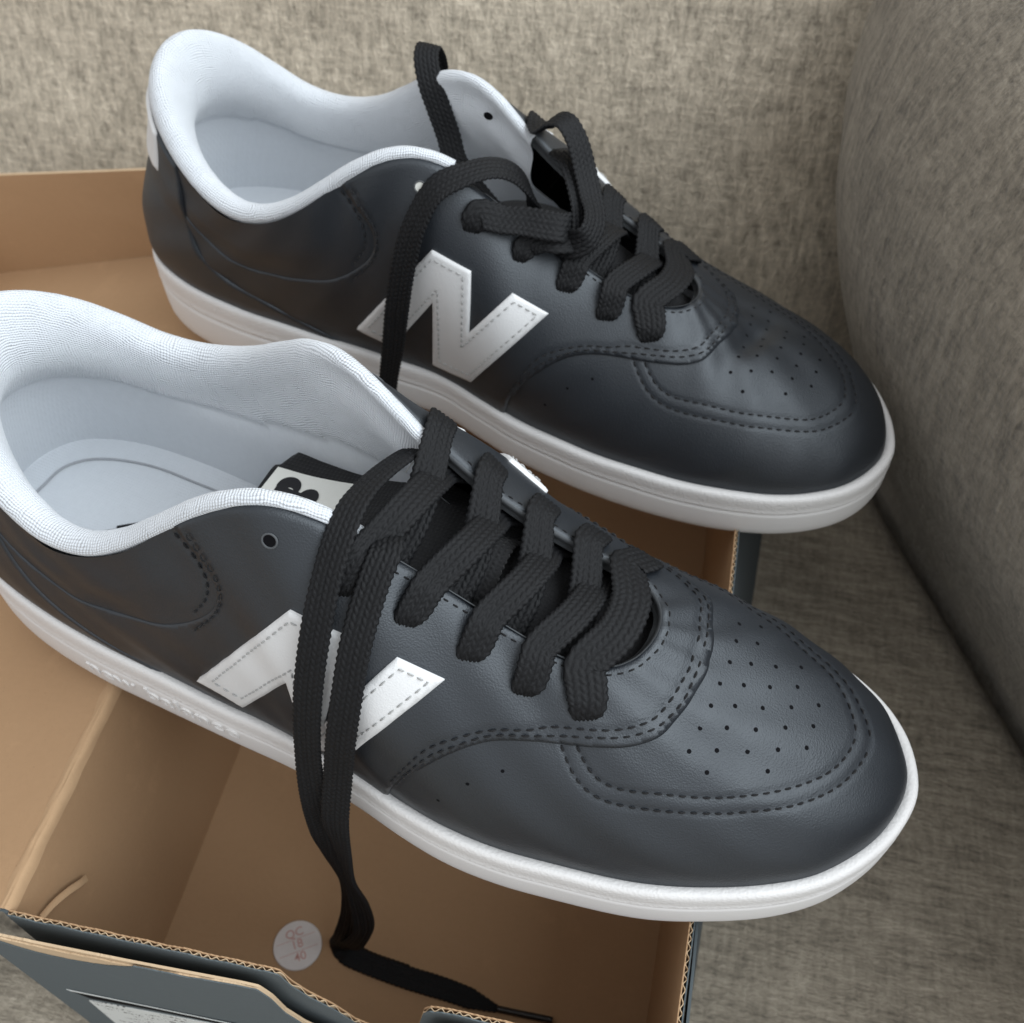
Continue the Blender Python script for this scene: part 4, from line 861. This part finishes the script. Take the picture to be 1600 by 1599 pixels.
# loose ends of the right shoe: over the lateral side and down into the box
flw = right_shoe.from_world([(68.5, 39, -123.6), (72, 37.5, -124.0), (91.8, 34.6, -124.2), (112, 33, -124.4), (131, 30.4, -124.4), (137, 30.2, -124.6)])
P1 = [(151, 22, 84), (150.2, 15.5, 92), (149.6, 6, 98), (149, -5, 102.5), (149.3, -14, 105), (149.8, -21.5, 103.5), (150.0, -29, 98.2), (150.4, -36, 91), (150.4, -42.6, 80.5), (150.0, -48.6, 65), (149.8, -53.2, 46), (150.2, -56.4, 26), (149.8, -57, 4), (150.2, -58, -18), (152, -58.5, -42), (150.5, -60, -70), (145.5, -61.5, -98)]
N1 = [(0, -.6, .8), (-.2, -.3, .9), (-.3, -.2, .9), (-.3, -.2, .9), (-.2, -.4, .9), (-.1, -.7, .7), (-.1, -.85, .5), (0, -.9, .4), (0, -.95, .3), (0, -1, .15), (0, -1, .05), (.3, -.95, 0), (.45, -.9, 0), (-.2, -1, 0), (-.5, -.85, .1), (-.2, -.95, .1), (.2, -.9, .3)]
P1 += [tuple(p) for p in flw[0:5]]; N1 += [(.1, -.6, .8), (0, -.1, 1), (0, 0, 1), (0, 0, 1), (0, 0, 1)]
e1 = free(right_shoe, rl, 'lace_end', P1, N1, 7.9, [(0, 1), (.56, 1), (.62, .94), (.7, .9), (.78, 1), (.93, 1.05), (.97, .95), (1, .35)])
mb = MB(); Pa = np.linspace(flw[4] + 0 * flw[5], right_shoe.from_world([(152, 30.6, -124.0)])[0], 16)
mb.add(*tube(Pa, np.r_[1.15, np.full(14, 1.25), 1.1], 12)); right_shoe.mb(mb, 'aglet', ['aglet'], rl)
P2 = [(155, -6, 84), (157, -10.5, 92), (158.5, -15.5, 98.5), (159.9, -19.5, 99.3), (159.9, -24.5, 97), (159.9, -31, 92), (160.1, -38.6, 84.5), (160.3, -45.2, 74), (159.7, -50.6, 60), (158.3, -54.2, 42), (157.2, -58.6, 22), (157, -59.6, 2), (156.5, -60.0, -20), (157.5, -60.6, -44), (156.5, -61.8, -72), (150, -62.6, -98)]
N2 = [(0, -.5, .8), (0, -.4, .9), (.1, -.4, .9), (.1, -.6, .8), (.1, -.8, .6), (.1, -.85, .5), (.1, -.9, .4), (.1, -.95, .3), (.1, -1, .2), (.1, -1, 0), (.1, -1, 0), (-.3, -.95, 0), (-.5, -.85, 0), (0, -1, 0), (.5, -.85, 0), (.2, -.9, .2)]
fl2 = right_shoe.from_world([(69.5, 40.5, -125.0), (76, 37.8, -125.6), (95, 35.2, -125.7)]); P2 += [tuple(p) for p in fl2]; N2 += [(.2, -.5, .9), (0, 0, 1), (0, 0, 1)]
free(right_shoe, rl, 'lace_end', P2, N2, 7.9, [(0, 1), (.6, 1), (.66, .92), (.74, .88), (.82, .95), (1, 1)])
# loose ends of the left shoe (shoe frame: medial +y faces the camera)
P3 = [(163, -1, 80), (161.5, 3, 92), (158, 8, 101), (153.5, 13.5, 105.5), (147.5, 20.5, 106.5), (140.5, 27, 103.8), (135.8, 33, 94.5), (132.6, 37.5, 81.5), (130, 41, 65), (127, 43, 45), (122.5, 44.5, 20), (120, 46, 0), (121, 47, -30)]
N3 = [(0, 0, 1), (.2, .1, .9), (.2, .2, .9), (0, .3, .95), (-.3, .6, .7), (-.4, .8, .4), (-.3, .9, .3), (-.1, 1, .2), (0, 1, .1), (.3, .95, 0), (.5, .85, 0), (.2, 1, 0), (0, 1, 0)]
free(left_shoe, ll, 'lace_end', P3, N3, 8.8, [(0, 1), (.5, 1), (.7, .8), (1, .75)])
P4 = [(150, -5, 66), (138, -10, 71), (127.5, -14, 80), (123.6, -17.5, 87), (119.8, -19.5, 95), (115.8, -22, 103.5), (112.8, -26.5, 109.5), (111.6, -31.5, 109.8), (110.5, -38, 102), (109, -42, 86), (107, -45, 64)]
N4 = [(.2, .4, .9), (.3, .6, .7), (.4, .8, .4), (.4, .85, .3), (.35, .85, .4), (.3, .7, .65), (.1, .2, 1), (0, -.5, .85), (0, -1, .2), (0, -1, .1), (0, -1, 0)]
free(left_shoe, ll, 'lace_end', P4, N4, 8.4)
# the left shoe is only half laced: two slack strands meet in a tangle and a loop stands up from the far side
o1 = over(1, 1)[:5]; up3 = np.array([0, 0, 1.0])
P5 = [p for p, _ in o1[:4]] + [(161, 22.5, 94.6), (167, 20.5, 94.2), (173, 19.5, 94), (178.5, 17.5, 93), (181, 12, 89), (177, 7, 82), (170, 2, 75)]
N5 = [n for _, n in o1[:4]] + [(.1, .4, .9), (.1, .45, .9), (.2, .5, .85), (.5, .4, .8), (.9, .2, .4), (.6, .2, .7), (.3, 0, .9)]
free(left_shoe, ll, 'lace_strand', P5, N5, 9.8, [(0, .3), (.06, .5), (.1, .85), (.16, 1), (1, 1)], [(0, 1.8), (.1, 1.3), (.2, 1), (1, 1)])
o2 = over(1, 2)[:4]
P6 = [p for p, _ in o2] + [(173.5, 20.5, 89.2), (178.5, 20, 90), (183, 16, 88.5), (184.5, 8, 81), (181, 0, 74)]
N6 = [n for _, n in o2] + [(.1, .5, .85), (.2, .5, .85), (.6, .3, .75), (.8, .1, .5), (.5, 0, .8)]
free(left_shoe, ll, 'lace_strand', P6, N6, 9.0, [(0, .3), (.08, .5), (.14, .85), (.22, 1), (1, 1)], [(0, 1.8), (.12, 1.3), (.25, 1), (1, 1)])
o3_ = over(-1, 1)[:4]
P7 = [p for p, _ in o3_] + [(160.5, -13.5, 103.5), (164.5, -11.5, 109), (169, -10, 110.6), (174, -7.5, 106.5), (178.6, -3, 100), (183, 3, 95.5), (187, 10.5, 93.5), (187, 17.5, 91.5), (182, 18.5, 88), (175, 13, 84), (168, 5, 78)]
N7 = [n for _, n in o3_] + [(-.5, -.3, .8), (-.3, -.1, .95), (.3, 0, .95), (.7, .2, .7), (.75, .3, .6), (.7, .3, .65), (.75, .45, .5), (.4, .9, .1), (-.5, .8, .3), (-.6, .4, .7), (-.4, .2, .9)]
free(left_shoe, ll, 'lace_strand', P7, N7, 9.4, [(0, .3), (.05, .5), (.09, .85), (.14, 1), (1, 1)], [(0, 1.8), (.1, 1.3), (.2, 1), (1, 1)])
o4 = over(-1, 2)[:4]
P8 = [p for p, _ in o4] + [(168, -10.5, 98), (173, -5, 100), (178.5, 2, 96.5), (183, 9.5, 92), (184.5, 15.5, 88.5), (180, 17, 85), (173, 10, 79)]
N8 = [n for _, n in o4] + [(-.2, -.2, .95), (.3, .1, .95), (.6, .3, .75), (.7, .4, .6), (.6, .75, .3), (-.3, .85, .4), (-.5, .4, .8)]
free(left_shoe, ll, 'lace_strand', P8, N8, 9.0, [(0, .3), (.05, .5), (.09, .85), (.14, 1), (1, 1)], [(0, 1.8), (.1, 1.3), (.2, 1), (1, 1)])
g = np.linspace(0, 2 * math.pi, 20, endpoint=False); mb = MB()
mb.add(np.c_[139.4 + 1.7 * np.cos(g), np.full(20, -16.4), 100.0 + 1.5 * np.sin(g)], [tuple(range(20))[::-1]]); left_shoe.mb(mb, 'eyelet', ['hole'])
# frayed white threads where the collar binding of the right shoe ends
rr = np.random.RandomState(5); mb = MB(); c0 = surf(2 - 14.05 / NST, 1.0)
for q in range(9):
    a_ = c0 + np.array([rr.uniform(-2, 1.5), rr.uniform(-5, -.5), rr.uniform(-1, 2.2)]); d = np.array([rr.uniform(-.9, .5), rr.uniform(-1, .1), rr.uniform(-.5, .7)]); L_ = rr.uniform(2.5, 6)
    P = np.array([a_ + d * L_ * t + np.array([math.sin(3 * t + q), math.cos(4 * t + 2 * q), math.sin(5 * t)]) * .7 * t for t in np.linspace(0, 1, 10)])
    mb.add(*tube(P, .11, 5, False))
tag(right_shoe.mb(mb, 'frayed_threads', ['label_white']), kind='stuff')
